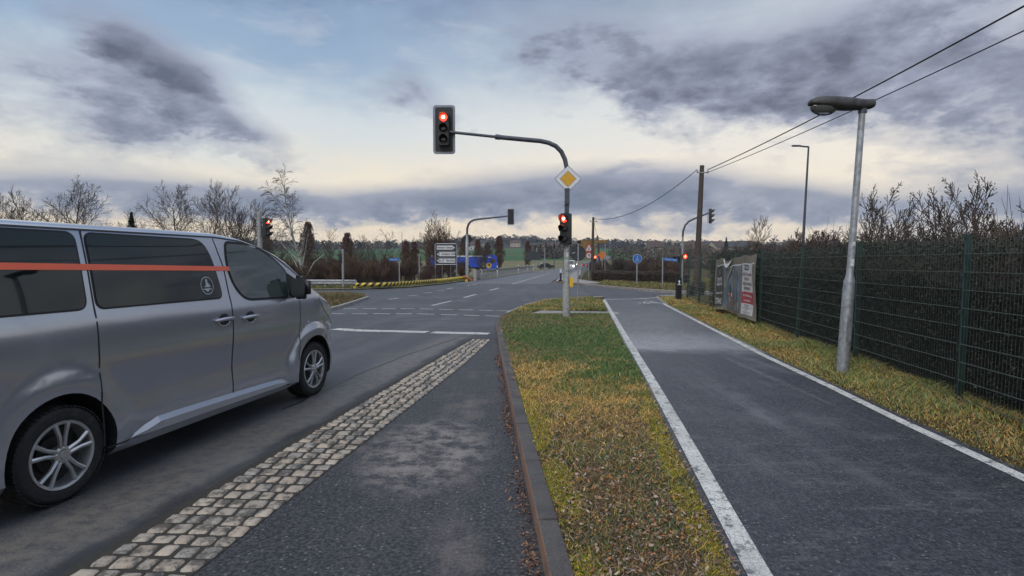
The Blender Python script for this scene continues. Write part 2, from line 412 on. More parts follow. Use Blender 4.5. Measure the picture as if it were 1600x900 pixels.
def kerb_mat():
    t = MT('granite_kerb'); a = t.noise(2.5, 6, .7); f = t.noise(110, 3, .7)
    c = t.mix(t.ss(a, .35,.65), (.036,.034,.037), (.075,.068,.065))
    g = t.n('ShaderNodeNewGeometry'); sp = t.n('ShaderNodeSeparateXYZ'); t.put(sp.inputs[0], g.outputs['Normal'])
    side = t.ss(sp.outputs[0], -.35, -.75)                      # iron-brown stain on the upright face
    c = t.mix(t.math('MULTIPLY', side, t.ss(t.noise(1.5,4,.6), .3,.55, .3, 1)), c, (.24,.135,.085))
    c = t.mix(t.ss(f, .45,.7,0,.4), c, (.2,.19,.18))
    t.set(Base_Color=c, Roughness=.8); t.bump(t.math('ADD', f, t.noise(18,4,.6)), .5, .006); return t.m
M_kerb = kerb_mat()
M_palekerb = pm('pale_concrete', (.34,.33,.31), .85, 0, .3, 6, .3, dirt=(.14,.13,.12))
def flag_mat():
    t = MT('concrete_paving'); br = t.n('ShaderNodeTexBrick'); t.put(br.inputs['Vector'], t.co(rot=RDIR))
    br.inputs['Scale'].default_value = 3.2; br.inputs['Mortar Size'].default_value = .02; br.inputs['Color1'].default_value=(.27,.26,.25,1)
    br.inputs['Color2'].default_value=(.34,.33,.31,1); br.inputs['Mortar'].default_value=(.08,.075,.07,1)
    t.set(Base_Color=t.mix(t.ss(t.noise(2,5,.6),.4,.7,0,.4), br.outputs[0], (.15,.14,.13)), Roughness=.85); return t.m
M_flag = flag_mat()

# ------------------------------------------------------------------ terrain
def smooth(t): t = np.clip(t, 0, 1); return t*t*(3-2*t)
def terr(x, y):
    x = np.asarray(x, float); y = np.asarray(y, float)
    h = .034*np.maximum(y-150, 0)*smooth((y-150)/120)
    h = np.where(y > 700, .034*550 + (y-700)*.028, h)
    h = np.where(y > 1500, .034*550 + 800*.028 + 0*(y-1500), h)
    # left valley side falls away behind the crash barrier, right meadow dips
    rx = road_c(y)
    h = h - 1.1*smooth((-(x-rx)-9)/10)*smooth((y-38)/12)*smooth((260-y)/150)
    h = h - .5*smooth(((x-rx)-9)/10)*smooth((y-48)/10)*smooth((240-y)/100)
    h = h + (6*np.sin(x*.0047+1.0)+5*np.sin(x*.011+y*.002)+3*np.sin(x*.021+2))*smooth((y-450)/700)
    h = h + 10*smooth((-x-100)/500)*smooth((y-450)/500)
    return h
def road_c(y):
    y = np.asarray(y, float)
    return -.35 + .135*(y-48) + .0004*np.maximum(y-80,0)**2 - .00022*np.maximum(y-320,0)**2
def tz(x, y): return float(terr(x, y))
ys = np.concatenate([np.arange(-60, 40, 6), np.arange(40, 130, 3), np.arange(130, 420, 8), np.arange(420, 1600, 30), np.array([1700,1850,2000])])
xs = np.concatenate([-np.geomspace(2000, 60, 36), np.arange(-56, 120, 3.5), np.geomspace(121, 2000, 40)])
YY, XX = np.meshgrid(ys, xs, indexing='ij'); ZZ = terr(XX, YY) - .12
ZZ = ZZ - .25*(np.abs(XX-road_c(YY)) < 5.5)*(YY > 44)*(YY<330)
ny, nx = YY.shape; idx = np.arange(ny*nx).reshape(ny, nx)
Fq = np.stack([idx[:-1,:-1], idx[:-1,1:], idx[1:,1:], idx[1:,:-1]], -1).reshape(-1,4)
g = npmesh('ground', np.stack([XX,YY,ZZ],-1).reshape(-1,3), Fq, M_terrain); tag(g, kind='structure')
g.data.polygons.foreach_set('use_smooth', [True]*len(g.data.polygons))

def slab(name, poly, z0, z1, mats, kind='structure'):
    mb = MB(); mb.prism([(p[0],p[1]) for p in poly], z0, z1); o = mb.build(name, mats); return tag(o, kind=kind)
# main road: the junction as one sheet, then the ribbon that runs on up the valley
slab('main_road', [(-45,-14),(45,-14),(45,49),(-45,49)], -.2, 0, M_road)
mb = MB(); yl = [44,48,54,60,70,80,95,110,130,150,175,200,230,260,290]; prev=None
for y in yl:
    c = float(road_c(y)); z = tz(c, y); zz = .003 if y < 150 else z+.0
    a = (c-3.6, y, zz); b = (c+3.6, y, zz)
    if prev: mb.quad(prev[0], prev[1], b, a)
    prev = (a, b)
tag(mb.build('far_road', M_farroad), kind='structure')

def pix(pts, z=0.0): return [G(u, v, z).xy for u, v in pts]
# outlines read off the photograph, on the ground
kerbline = [Vector((.72,-9)), Vector((.30,0.5))] + pix([(848,900),(829,800),(808,700),(790,600),(779,545),(774,507)]) 
tip = pix([(777,500),(789,493),(806,486),(822,479),(845,473),(872,468.5),(905,467),(942,466.5)])
KZ = .085
pathL = [Vector((.85,-9)), Vector((1.02,.5))] + pix([(1187,900),(1118,775),(1060,670),(1015,590),(976,525),(945,470.5)], KZ)
pathR = [Vector((2.6,-9)), Vector((3.45,1.0))] + pix([(1400,655),(1300,606),(1200,559),(1118,517),(1037,475)], KZ)
pathTop = pix([(958,468),(990,467),(1025,465)], KZ)
walkR = pix([(1027,465),(1056,463.5)], 0)
# green verge between kerb and cycle path
verge = [p + Vector((.06,0)) for p in kerbline] + [p + Vector((.05,-.06)) for p in tip] + list(reversed([p - Vector((.10,0)) for p in pathL]))
slab('verge_turf', verge, -.1, KZ, M_turf)
# path
path = pathL + pathTop + list(reversed(pathR))
path_poly = [p - Vector((.12,0)) for p in pathL] + pathTop + [Vector((p[0]+.14,p[1])) for p in reversed(pathR)]
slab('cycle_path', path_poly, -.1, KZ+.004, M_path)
# strip right of the path up to and beyond the fence
stripR = [Vector((p[0]+.10,p[1])) for p in pathR] + walkR + [Vector((12,26.3)), Vector((24,25.5)), Vector((45,25)), Vector((45,-14)), Vector((2.6,-14))]
slab('fence_verge', stripR, -.1, KZ, M_turf)
slab('paved_landing', [pathR[-1]+Vector((.02,-.3)), pathTop[-1], walkR[0], walkR[1], Vector((7.9,26.5)), Vector((7.1,25.3))], -.1, KZ+.008, M_flag)
# small paved strip at the mast
fs = pix([(866,490),(948,494),(951,501),(868,493.5)], KZ)
slab('paving_strip', [(.95,18.6),(3.32,18.15),(3.24,17.35),(.62,17.75)], 0, KZ+.006, M_flag)

# kerb stones along the bus bay
def offset(pl, d):
    out = []
    for i, p in enumerate(pl):
        a = pl[max(i-1,0)]; b = pl[min(i+1,len(pl)-1)]; t = (b-a).normalized(); out.append(p + Vector((t.y, -t.x))*d)
    return out
def resample(pl, step):
    d = [0]
    for a, b in zip(pl, pl[1:]): d.append(d[-1]+(b-a).length)
    n = max(2, int(d[-1]/step)); res = []
    for k in range(n+1):
        s_ = d[-1]*k/n; i = 0
        while i < len(d)-2 and d[i+1] < s_: i += 1
        t = (s_-d[i])/max(1e-6, d[i+1]-d[i]); res.append(pl[i].lerp(pl[i+1], t))
    return res
def kerbs(name, line, width, top, mat, step=1.0, gap=.011, side=1):
    pts = resample(line, step); inn = offset(pts, width*side); bm_ = bmesh.new(); rr = random.Random(3)
    for i in range(len(pts)-1):
        a, b, c, d = pts[i], pts[i+1], inn[i+1], inn[i]
        t = (b-a).normalized()*gap; dz = rr.uniform(-.004,.004); a=a+t; d=d+t; b=b-t; c=c-t
        P = [(*a,-.1),(*b,-.1),(*c,-.1),(*d,-.1),(*(a+(d-a)*.12),top+dz),(*(b+(c-b)*.12),top+dz),(*c,top+dz),(*d,top+dz)]
        vs = [bm_.verts.new(p) for p in P]
        fl = ((0,1,2,3),(7,6,5,4),(4,5,1,0),(5,6,2,1),(6,7,3,2),(7,4,0,3))
        for q in fl: bm_.faces.new([vs[k] for k in q])
    bmesh.ops.recalc_face_normals(bm_, faces=bm_.faces)
    bmesh.ops.bevel(bm_, geom=[e for e in bm_.edges], offset=.008, segments=2, affect='EDGES', profile=.6)
    me = bpy.data.meshes.new(name); bm_.to_mesh(me); bm_.free(); me.materials.append(mat)
    for p in me.polygons: p.use_smooth = True
    o = bpy.data.objects.new(name, me); COL.objects.link(o); return tag(o, kind='structure')
kerbs('kerb', kerbline + tip[:2], .135, KZ+.022, M_kerb, 1.0)
kerbs('pale_kerb', tip[1:], .10, KZ+.018, M_palekerb, .9)

# cobbled gutter
cobL = [Vector((-2.92,-1)), Vector((-2.63,.8)), Vector((-2.25,3.37)), Vector((-1.76,6.59)), Vector((-1.35,9.2)), Vector((-.84,12.27))]
cobR = [a + Vector((w_, 0)) for a, w_ in zip(cobL, (.64,.63,.63,.62,.58,.40))]
bay = [Vector((p[0]-.03, p[1])) for p in cobR] + [Vector((-.46,12.9))] + list(reversed([Vector((p[0]+.02,p[1])) for p in kerbline[:-1]]))
slab('bus_bay_asphalt', bay, -.1, .004, M_bay)
mortar = MT('dark_joint_soil'); mortar.set(Base_Color=mortar.mix(mortar.noise(20,5,.7), (.012,.012,.012), (.045,.04,.032)), Roughness=.9); mortar.bump(mortar.noise(60,4,.7), .6, .01)
slab('gutter_bed', [Vector((p[0]-.07,p[1])) for p in cobL] + [cobR[-1]+Vector((0,.05))] + list(reversed(cobR)), -.1, .008, mortar.m)
t = MT('granite_setts'); va = t.n('ShaderNodeVertexColor'); va.layer_name = 'Col'
f1 = t.noise(45,5,.7); f2 = t.noise(9,5,.7)
t.set(Base_Color=t.mix(t.ss(f2,.44,.62,0,.85), t.mix(t.ss(f1,.35,.7), va.outputs[0], (.36,.33,.29)), (.045,.042,.038)), Roughness=.72); t.bump(t.math('ADD', f1, t.noise(120,3,.7)), .6, .006)
V=[]; Q=[]; C=[]
def lerpline(pl, y):
    for a, b in zip(pl, pl[1:]):
        if a.y <= y <= b.y: return a.lerp(b, (y-a.y)/(b.y-a.y))
    return pl[-1]
y = -.9; row = 0; pal = [(.38,.31,.23),(.29,.25,.20),(.41,.34,.26),(.24,.22,.20),(.36,.28,.21),(.17,.16,.15),(.38,.32,.25)]
while y < 12.1:
    dy_ = rnd.uniform(.115,.15); ymid = y+dy_/2
    l = lerpline(cobL, ymid); r = lerpline(cobR, ymid); ncol = 5 if (r-l).length > .5 else 4
    cuts = [k/ncol + (rnd.uniform(-.03,.03) if 0<k<ncol else 0) for k in range(ncol+1)]
    for k in range(ncol):
        if rnd.random() < .004: continue
        x0 = l.x + (r.x-l.x)*cuts[k] + .005; x1 = l.x + (r.x-l.x)*cuts[k+1] - .005
        sh = (k-ncol/2)*(-.012) + rnd.uniform(-.008,.008); ya = y+sh+.004; yb = y+dy_+sh-.004
        col = pal[rnd.randrange(len(pal))]; f_ = rnd.uniform(.8,1.2); m=6; off=len(V); hgt=rnd.uniform(.010,.020)
        tx, ty = rnd.uniform(-.08,.08), rnd.uniform(-.08,.08)
        for j in range(m):
            for i in range(m):
                a = i/(m-1)*2-1; b = j/(m-1)*2-1
                kx = math.copysign(abs(a)**.62, a)*(1-.07*b*b); ky = math.copysign(abs(b)**.62, b)*(1-.07*a*a)
                edge = max(abs(a),abs(b))
                z = .004 + hgt*(1-edge**5)*(1-.10*(a*a+b*b)) + (rnd.uniform(-.0018,.0018) if edge<1 else -.012)
                z += (a*tx+b*ty)*.03*(edge<1)
                V.append(((x0+x1)/2+kx*(x1-x0)/2+rnd.uniform(-.004,.004), (ya+yb)/2+ky*(yb-ya)/2+rnd.uniform(-.004,.004), z)); C.append(tuple(c*f_ for c in col))
        for j in range(m-1):
            for i in range(m-1): q=off+j*m+i; Q.append((q,q+1,q+m+1,q+m))
    y += dy_; row += 1
o = npmesh('cobbled_gutter', V, Q, t.m, colors=C); tag(o, kind='structure'); o.data.polygons.foreach_set('use_smooth',[True]*len(Q))

# road markings (sheets 4 mm above the surface)
def strip(mb, pts, width, z):
    pts = [Vector(p[:2]) for p in pts]; a = offset(pts, -width/2); b = offset(pts, width/2)
    for i in range(len(pts)-1): mb.quad((*a[i],z),(*b[i],z),(*b[i+1],z),(*a[i+1],z))
mk = MB()
strip(mk, pix([(523,514),(560,516.5),(668,519)]), .36, .004)
strip(mk, pix([(675,519.5),(764,521.5)]), .36, .004)
for u0,u1 in [(515,540),(550,574),(584,609),(619,643),(652,678),(689,714),(724,749),(758,782),(480,505)]:
    strip(mk, pix([(u0,490.3+max(0,u0-650)*.03),(u1,490.4+max(0,u1-650)*.03)]), .13, .004)
for u0,u1 in [(537,558),(567,588),(597,618),(626,648),(656,677),(686,708),(717,739),(748,770),(778,800)]:
    strip(mk, pix([(u0,482.3+max(0,u0-650)*.025),(u1,482.4+max(0,u1-650)*.025)]), .13, .004)
for a in [((607,468),(623,466)),((638,462.6),(653,461)),((663,458.3),(676,457)),((683,454.5),(694,453.4)),((698,451.6),(708,450)),((729,446.5),(735,445.5)),((738,445),(745,443.8)),
          ((675,477.5),(705,470.5)),((725,465),(744,460)),((765,454),(780,450)),]:
    strip(mk, pix(a), .14, .006)
strip(mk, pix([(800,444),(817,439),(840,432.5),(860,427)]), .14, .007)
strip(mk, pix([(867,441),(875,435),(884,428)]), .16, .007)
tag(mk.build('road_markings', M_paint), kind='structure')
mk = MB()
strip(mk, pathL + pix([(944,468.3),(952,467.4)], KZ), .125, KZ+.008)
strip(mk, pix([(952,468),(975,467.6),(1000,467),(1025,465.2)], KZ), .16, KZ+.0085)
strip(mk, pathR, .11, KZ+.008)
# worn bicycle symbol near the end of the path
bc = pix([(1018,474)], KZ)[0]
def ring(mb, c, r, wd, z, n=14):
    for k in range(n):
        a0=2*math.pi*k/n; a1=2*math.pi*(k+1)/n
        q=lambda rr,a:(c[0]+rr*math.cos(a), c[1]+1.8*rr*math.sin(a), z)
        mb.quad(q(r-wd,a0),q(r,a0),q(r,a1),q(r-wd,a1))
ring(mk,(bc.x-.28,bc.y),.20,.05,KZ+.0085); ring(mk,(bc.x+.28,bc.y),.20,.05,KZ+.0085)
for a,b in (((-.28,0),(-.1,.75)),((-.1,.75),(.2,.75)),((.2,.75),(0,0)),((0,0),(-.28,0)),((-.1,.75),(0,0)),((.28,0),(.17,.95)),((.1,1.0),(.3,1.0)),((-.18,.95),(-.02,.95))):
    strip(mk, [Vector((bc.x+a[0],bc.y+a[1])), Vector((bc.x+b[0],bc.y+b[1]))], .06, KZ+.009)
tag(mk.build('path_markings', M_paint), kind='structure')

tar = MT('tar_seam'); tar.set(Base_Color=(.012,.012,.013), Roughness=.45)
mk = MB(); jr = random.Random(8)
for a_, wd in ((((833,471),(850,460),(862,453),(877,446)),.07),(((812,478),(826,470),(846,459)),.05),(((560,462),(640,470),(720,476),(800,478)),.05),(((600,505),(680,500),(760,505)),.04),(((745,533),(770,531)),.05),(((440,640),(500,612),(560,585),(640,553),(740,520)),.03),(((640,458),(700,470),(740,500)),.04)):
    pl_ = resample(pix(a_), .35); pl_ = [p_ + Vector((jr.gauss(0,.02), jr.gauss(0,.02))) for p_ in pl_]; strip(mk, pl_, wd, .0035)
tag(mk.build('tar_seams', tar.m), kind='structure')
# far pavement on the right of the side road, its kerb and the grass behind
far_k = pix([(867,441.3),(885,443.3),(905,445),(930,448),(960,451.2),(1000,455),(1051,458.3)]) + [Vector((10.6,29.6)), Vector((15,29)), Vector((45,28.6))]
far_in = [p + Vector((.35,1.4)) for p in far_k]
rightedge = [Vector((float(road_c(y))+3.7, y)) for y in (150,130,110,95,80,70,60,54)]
rightedge_out = [Vector((p.x+1.9, p.y)) for p in rightedge]
pave = far_k[2:] + list(reversed(far_in[2:])) 
slab('far_pavement', pave, -.1, .10, M_flag)
slab('footpath', list(reversed(rightedge_out)) + [Vector((p.x+.35,p.y)) for p in rightedge] + [Vector((4.3,47.2)), far_k[1]+Vector((.2,.3)), far_k[2]+Vector((.05,.05)), Vector((6.9,43.6))], -.1, .104, M_flag)
kerbs('far_kerb', far_k, .12, .125, M_kerb, 1.2, side=-1)
gr = [Vector((p.x,p.y)) for p in far_in[3:]]
slab('meadow_verge', gr + [Vector((45,60)), Vector((60,150))] + [Vector((p.x+.02,p.y)) for p in rightedge_out] + [Vector((6.95,43.6))], -.15, .09, M_turf)
# left: island between our road and the side road, and the verge beyond it
isl = pix([(573,466.5),(538,478.5),(515,484.5)]) + [Vector((-6.3,15)), Vector((-6.15,-14)), Vector((-45,-14)), Vector((-45,27)), Vector((-13,29.2))] + pix([(545,460.2),(566,462)])
slab('island_turf', isl, -.1, .085, M_turf)
kerbs('island_kerb', [isl[0]]+isl[1:5], .12, .11, M_palekerb, 1.0, side=-1)
vl = [Vector((-45,33.0)), Vector((-16,33.2))] + pix([(486,453.8),(560,452.8),(640,449.6),(690,444.6),(730,439),(760,435)]) + [Vector((2.2,100)), Vector((-8,150)), Vector((-60,60)), Vector((-60,35))]
vl2 = [p + Vector((-.6,4.5)) for p in vl[:8]]
slab('left_verge', vl[:8] + [Vector((2.2,100)), Vector((-3,100))] + list(reversed(vl2)), -.3, .07, M_turf)
kerbs('left_kerb', vl[1:8], .10, .09, M_palekerb, 1.2, side=-1)

# ------------------------------------------------------------------ grass, moss and leaf litter (real blades)
def inside(P, poly):
    x, y = P[:,0], P[:,1]; c = np.zeros(len(P), bool); n = len(poly)
    for i in range(n):
        x0,y0 = poly[i][0],poly[i][1]; x1,y1 = poly[(i+1)%n][0],poly[(i+1)%n][1]
        m = ((y0 > y) != (y1 > y)); 
        with np.errstate(divide='ignore', invalid='ignore'):
            c ^= m & (x < (x1-x0)*(y-y0)/(y1-y0)+x0)
    return c
def vnoise(x, y, s, seed):
    r = np.random.default_rng(seed); T = r.random((64,64)); X = x*s; Y = y*s; xi = np.floor(X).astype(int); yi = np.floor(Y).astype(int)
    fx = X-xi; fy = Y-yi; fx = fx*fx*(3-2*fx); fy = fy*fy*(3-2*fy); g = lambda a,b: T[a%64, b%64]
    return (g(xi,yi)*(1-fx)+g(xi+1,yi)*fx)*(1-fy)+(g(xi,yi+1)*(1-fx)+g(xi+1,yi+1)*fx)*fy
def scatter(poly, dens, near, far):
    xs_ = [p[0] for p in poly]; x0,x1 = min(xs_),max(xs_)
    n = int(dens*(x1-x0)*(far-near)); P = np.stack([rng.uniform(x0,x1,n), rng.uniform(near,far,n)],-1)
    return P[inside(P, poly)]
def blades(P, z, hgt, wid, lean, col):
    n = len(P); a = rng.uniform(0, 2*np.pi, n); h = hgt*rng.uniform(.5,1.3,n); l = lean*rng.uniform(.2,1.4,n)*h
    b = rng.uniform(0, 2*np.pi, n); w_ = wid*rng.uniform(.6,1.3,n)
    ux, uy = np.cos(a)*w_/2, np.sin(a)*w_/2; lx, ly = np.cos(b)*l, np.sin(b)*l
    base = np.stack([P[:,0],P[:,1],np.full(n,z)],-1)
    v0 = base + np.stack([-ux,-uy,0*ux],-1); v1 = base + np.stack([ux,uy,0*ux],-1)
    mid = base + np.stack([lx*.4,ly*.4,h*.6],-1)
    v2 = mid + np.stack([ux*.8,uy*.8,0*ux],-1); v3 = mid - np.stack([ux*.8,uy*.8,0*ux],-1)
    tipc = base + np.stack([lx*1.1,ly*1.1,h*.95],-1)
    v4 = tipc + np.stack([ux*.2,uy*.2,0*ux],-1); v5 = tipc - np.stack([ux*.2,uy*.2,0*ux],-1)
    V = np.stack([v0,v1,v2,v3,v4,v5],1).reshape(-1,3); k = np.arange(n)*6
    Q = np.concatenate([np.stack([k,k+1,k+2,k+3],-1), np.stack([k+3,k+2,k+4,k+5],-1)])
    return V, Q, np.repeat(col, 6, 0)
def leaves(P, z, size, col, lift=.02):
    n = len(P); a = rng.uniform(0,2*np.pi,n); s_ = size*rng.uniform(.5,1.3,n); t1 = rng.normal(0,.45,n); t2 = rng.normal(0,.35,n)
    ux = np.stack([np.cos(a), np.sin(a), t1],-1)*s_[:,None]; uy = np.stack([-np.sin(a), np.cos(a), t2],-1)*(s_*rng.uniform(.35,.7,n))[:,None]
    c = np.stack([P[:,0],P[:,1],z+rng.uniform(.004,lift,n)],-1); cz = np.zeros((n,3)); cz[:,2] = s_*rng.uniform(-.3,.5,n)
    V = np.stack([c-ux, c-uy*1, c+ux, c+uy, c-ux*.3+cz*.5, c+ux*.4+cz*.6],1).reshape(-1,3); k=np.arange(n)*6
    Q = np.concatenate([np.stack([k,k+1,k+5,k+4],-1), np.stack([k+1,k+2,k+3,k+5],-1), np.stack([k+4,k+5,k+3,k],-1)])
    return V, Q, np.repeat(col, 6, 0)
def combine(parts):
    V=[];Q=[];C=[];o=0
    for v,q,c in parts: V.append(v); Q.append(q+o); C.append(c); o += len(v)
    return np.concatenate(V), np.concatenate(Q), np.concatenate(C)
M_blade = vcol_mat('grass_blades', .75, spec=.25); M_leaf = vcol_mat('dead_leaves', .8, spec=.25)
greens = np.array([(.09,.18,.045),(.07,.15,.05),(.16,.22,.06),(.12,.19,.10),(.05,.11,.04),(.22,.22,.08)]); straws = np.array([(.70,.42,.11),(.54,.33,.09),(.74,.52,.21),(.38,.22,.08)])
browns = np.array([(.16,.10,.065),(.24,.16,.10),(.08,.05,.04),(.34,.26,.18),(.34,.14,.05),(.28,.22,.19),(.10,.07,.06)]); mossc = np.array([(.42,.34,.03),(.26,.26,.04),(.52,.40,.03),(.18,.20,.04)])
def pick(pal, n): return pal[rng.integers(0,len(pal),n)]*rng.uniform(.7,1.3,(n,1))
def kx(pl, y): 
    return np.interp(y, [p.y for p in pl], [p.x for p in pl])
def verge_cover(poly, kl, pr):
    parts = []
    for near, far, dens, hg, wd in ((1.8,4.2,9000,.028,.0035),(4.2,7.5,6500,.034,.0045),(7.5,12,4200,.045,.007),(12,18.2,2500,.05,.011),(18.2,26,1100,.06,.018)):
        P = scatter(poly, dens, near, far); x,y = P[:,0],P[:,1]
        P = P[(x > kx(kl, y)+.13) & (x < kx(pr, y)-.10) & ~((y > 17.3)&(y<18.7)&(x>.6))]; x,y = P[:,0],P[:,1]; n = len(P)
        dl = x-kx(kl,y); dr = kx(pr,y)-x; nz = vnoise(x,y,1.1,1)*.6+vnoise(x,y,3.1,2)*.4
        # how straw-like, leafy or green each spot is, by distance up the verge
        g_ = smooth((y-6.4+nz*4.5-2.5+1.2*(x-kx(kl,y)-1.0))/4.2)*(1-smooth((y-13.5+nz*3)/3)*.65); strawy = np.exp(-((y-7.2)/2.1)**2)*.9 + .16 + .6*smooth((y-17)/2)
        u_ = rng.random(n); col = pick(browns, n)
        n3 = vnoise(x,y,5.3,21); isg = u_ < np.clip(g_*(.35+.9*n3)*np.clip(dl/.5,.3,1)+.20+.25*(nz>.55),0,1); iss = (~isg) & (rng.random(n) < strawy)
        col[isg] = pick(greens, isg.sum()); col[iss] = pick(straws, iss.sum())
        moss = ((dl < .26+.20*nz) & (rng.random(n) < np.clip(1.05-dl*2.6,0,1)*np.clip(nz*2.6-.35,.1,1)*(1-smooth((y-5.6)/2.5)))) | ((dr < .28) & (nz > .5) & (rng.random(n)<.55*(1-smooth((y-5)/2))))
        col[moss] = pick(mossc, moss.sum()); h = hg*(.65+.7*nz)*np.where(isg,1.15,1.0); h = np.where(moss, .011, h)
        parts.append(blades(P, KZ-.002, h, wd*np.where(moss,1.5,1.0), np.where(isg,.8,1.7)*np.where(moss,.7,1), col))
    P = scatter(poly, 26000, 1.8, 7.0); x,y = P[:,0],P[:,1]; dl = x-kx(kl,y); nz = vnoise(x,y,1.5,31)*.6+vnoise(x,y,5.0,32)*.4; dr = kx(pr,y)-x
    m = ((dl > .12) & (dl < .16+.30*nz) & (nz > .36+.10*smooth((y-5)/2))) | ((dr > .12) & (dr < .16+.22*nz) & (nz > .5)); P = P[m]
    parts.append(blades(P, KZ+.002, .010, .005, 1.0, pick(mossc, len(P))*1.0))
    return parts
parts = verge_cover(verge, kerbline+tip[:1]+[Vector((.2,20)),Vector((1.3,24)),Vector((3.6,26.3))], pathL)
V_,Q_,C_ = combine(parts); tag(npmesh('grass', V_, Q_, M_blade, colors=C_), 'short green, straw yellow and mossy grass covering the verge beside the kerb', 'grass', kind='stuff')
parts = []
for near,far,dens,size in ((1.8,4.5,1700,.013),(4.5,8,600,.014),(8,13,90,.016)):
    P = scatter(verge, dens, near, far); x,y = P[:,0],P[:,1]; nz = vnoise(x,y,1.7,6); dl = x-kx(kerbline,y)
    P = P[(x > kx(kerbline,y)+.13)&(rng.random(len(P)) < np.clip(nz*1.5-.2,0,1)*np.clip(dl/.45,.05,1)*(1-.6*smooth((y-5)/2)))]
    parts.append(leaves(P, KZ+.012, size, pick(browns,len(P)), .03))
for near,far,dens,size in ((1.8,8.5,900,.016),):
    n = 3000; y = 2.2+rng.random(n)**1.3*8.0; x = kx(kerbline,y) - np.abs(rng.normal(0,.045,n)) - .012
    keep = rng.random(n) < np.clip(vnoise(x*0,y,2.3,9)*1.1,.12,1); P = np.stack([x,y],-1)[keep]; col = pick(np.array([(.10,.055,.045),(.15,.085,.06),(.07,.04,.035),(.26,.14,.08),(.12,.09,.08)]), len(P)); parts.append(leaves(P, .006, .012, col, .014))
V_,Q_,C_ = combine(parts); tag(npmesh('leaf_litter', V_, Q_, M_leaf, colors=C_), 'dry brown dead leaves strewn over the verge and along the kerb foot', 'leaves', kind='stuff')
# strip at the fence
fx = lambda y: 5.2+.129*(y-7.8)
parts = []
for near,far,dens,hg,wd in ((1.5,7,3200,.05,.006),(7,12,3600,.055,.008),(12,18,2000,.065,.012),(18,26,1100,.07,.02)):
    P = scatter(stripR, dens, near, far); x,y = P[:,0],P[:,1]; P = P[x < fx(y)+.25]; x,y = P[:,0],P[:,1]; n=len(P); nz = vnoise(x,y,1.3,11)
    col = pick(straws*.75, n); isg = rng.random(n) < .2+.75*nz; col[isg] = pick(greens*1.25+np.array((.05,.02,0)), isg.sum()); br_ = rng.random(n)<.13; col[br_] = pick(browns, br_.sum())
    edge = np.clip((x-kx(pathR,y)-.05)/.3,.25,1)*(1+.8*np.exp(-((x-fx(y))/.12)**2))
    parts.append(blades(P, KZ-.002, hg*(.5+.9*nz)*edge, wd, 1.2, col))
V_,Q_,C_ = combine(parts); tag(npmesh('fence_grass', V_, Q_, M_blade, colors=C_), 'yellow green grass strip growing along the foot of the wire fence', 'grass', kind='stuff')
parts = []
def cover(poly, near, far, dens, hg, wd, z, pal, f=1.2):
    P = scatter(poly, dens, near, far); n=len(P); nz = vnoise(P[:,0],P[:,1],.8,13); return blades(P, z, hg*(.5+nz), wd, f, pick(pal, n)*(.7+.6*nz[:,None]))
mixpal = np.array([(.17,.13,.07),(.12,.10,.05),(.09,.11,.04),(.22,.16,.085),(.14,.09,.05)])
parts.append(cover(isl, 15, 30, 500, .07, .018, .083, mixpal)); parts.append(cover(vl[:8]+[Vector((2.2,100)), Vector((-3,100))]+list(reversed(vl2)), 32, 60, 160, .12, .03, .065, np.array([(.14,.15,.05),(.20,.17,.07),(.10,.12,.04)])))
parts.append(cover(gr+[Vector((45,60)),Vector((12,60)),Vector((8,50))], 29, 55, 110, .12, .03, .085, np.array([(.24,.19,.08),(.18,.16,.06),(.12,.14,.05)])))
V_,Q_,C_ = combine(parts); tag(npmesh('distant_verge_grass', V_, Q_, M_blade, colors=C_), 'dull yellow grass on the verges across the junction', 'grass', kind='stuff')
# ------------------------------------------------------------------ lettering
def text_mb(s, size, M, thick=.004, align='CENTER', xs=1.0, bold=0.0):
    cu = bpy.data.curves.new('lettering', 'FONT'); cu.body = s; cu.size = size; cu.align_x = align; cu.align_y = 'CENTER'; cu.offset = bold
    cu.extrude = thick/2; cu.resolution_u = 2
    o = bpy.data.objects.new('lettering', cu); COL.objects.link(o); dg = bpy.context.evaluated_depsgraph_get()
    me = bpy.data.meshes.new_from_object(o.evaluated_get(dg)); mb = MB()
    X = M @ Matrix.Diagonal((xs,1,1,1))
    mb.v = [tuple(X @ v.co) for v in me.vertices]; mb.f = [tuple(p.vertices) for p in me.polygons]; mb.m = [0]*len(mb.f)
    bpy.data.objects.remove(o); bpy.data.meshes.remove(me); bpy.data.curves.remove(cu); return mb
UP = Matrix(((1,0,0,0),(0,0,-1,0),(0,1,0,0),(0,0,0,1)))    # XY drawing -> stands upright facing -Y
def T(x,y,z): return Matrix.Translation((x,y,z))
def RZ(a): return Matrix.Rotation(a,4,'Z')
def disc_mb(r, y0, y1, n=28, c=(0,0)):
    mb = MB(); mb.prism([(c[0]+r*math.cos(2*math.pi*k/n), c[1]+r*math.sin(2*math.pi*k/n)) for k in range(n)], 0, 1, T(0,y1,0) @ UP @ Matrix.Diagonal((1,1,(y1-y0),1))); return mb
def rrect(w_, h_, r, n=4, c=(0,0)):
    out = []
    for sx, sy, a0 in ((1,1,0),(-1,1,90),(-1,-1,180),(1,-1,270)):
        for k in range(n+1):
            a = R(a0+90*k/n); out.append((c[0]+sx*(w_/2-r)+r*math.cos(a), c[1]+sy*(h_/2-r)+r*math.sin(a)))
    return out
def plate(poly, y_front, th):   # upright plate facing -Y, front face at y_front
    mb = MB(); mb.prism(poly, 0, th, T(0,y_front+th,0) @ UP); return mb

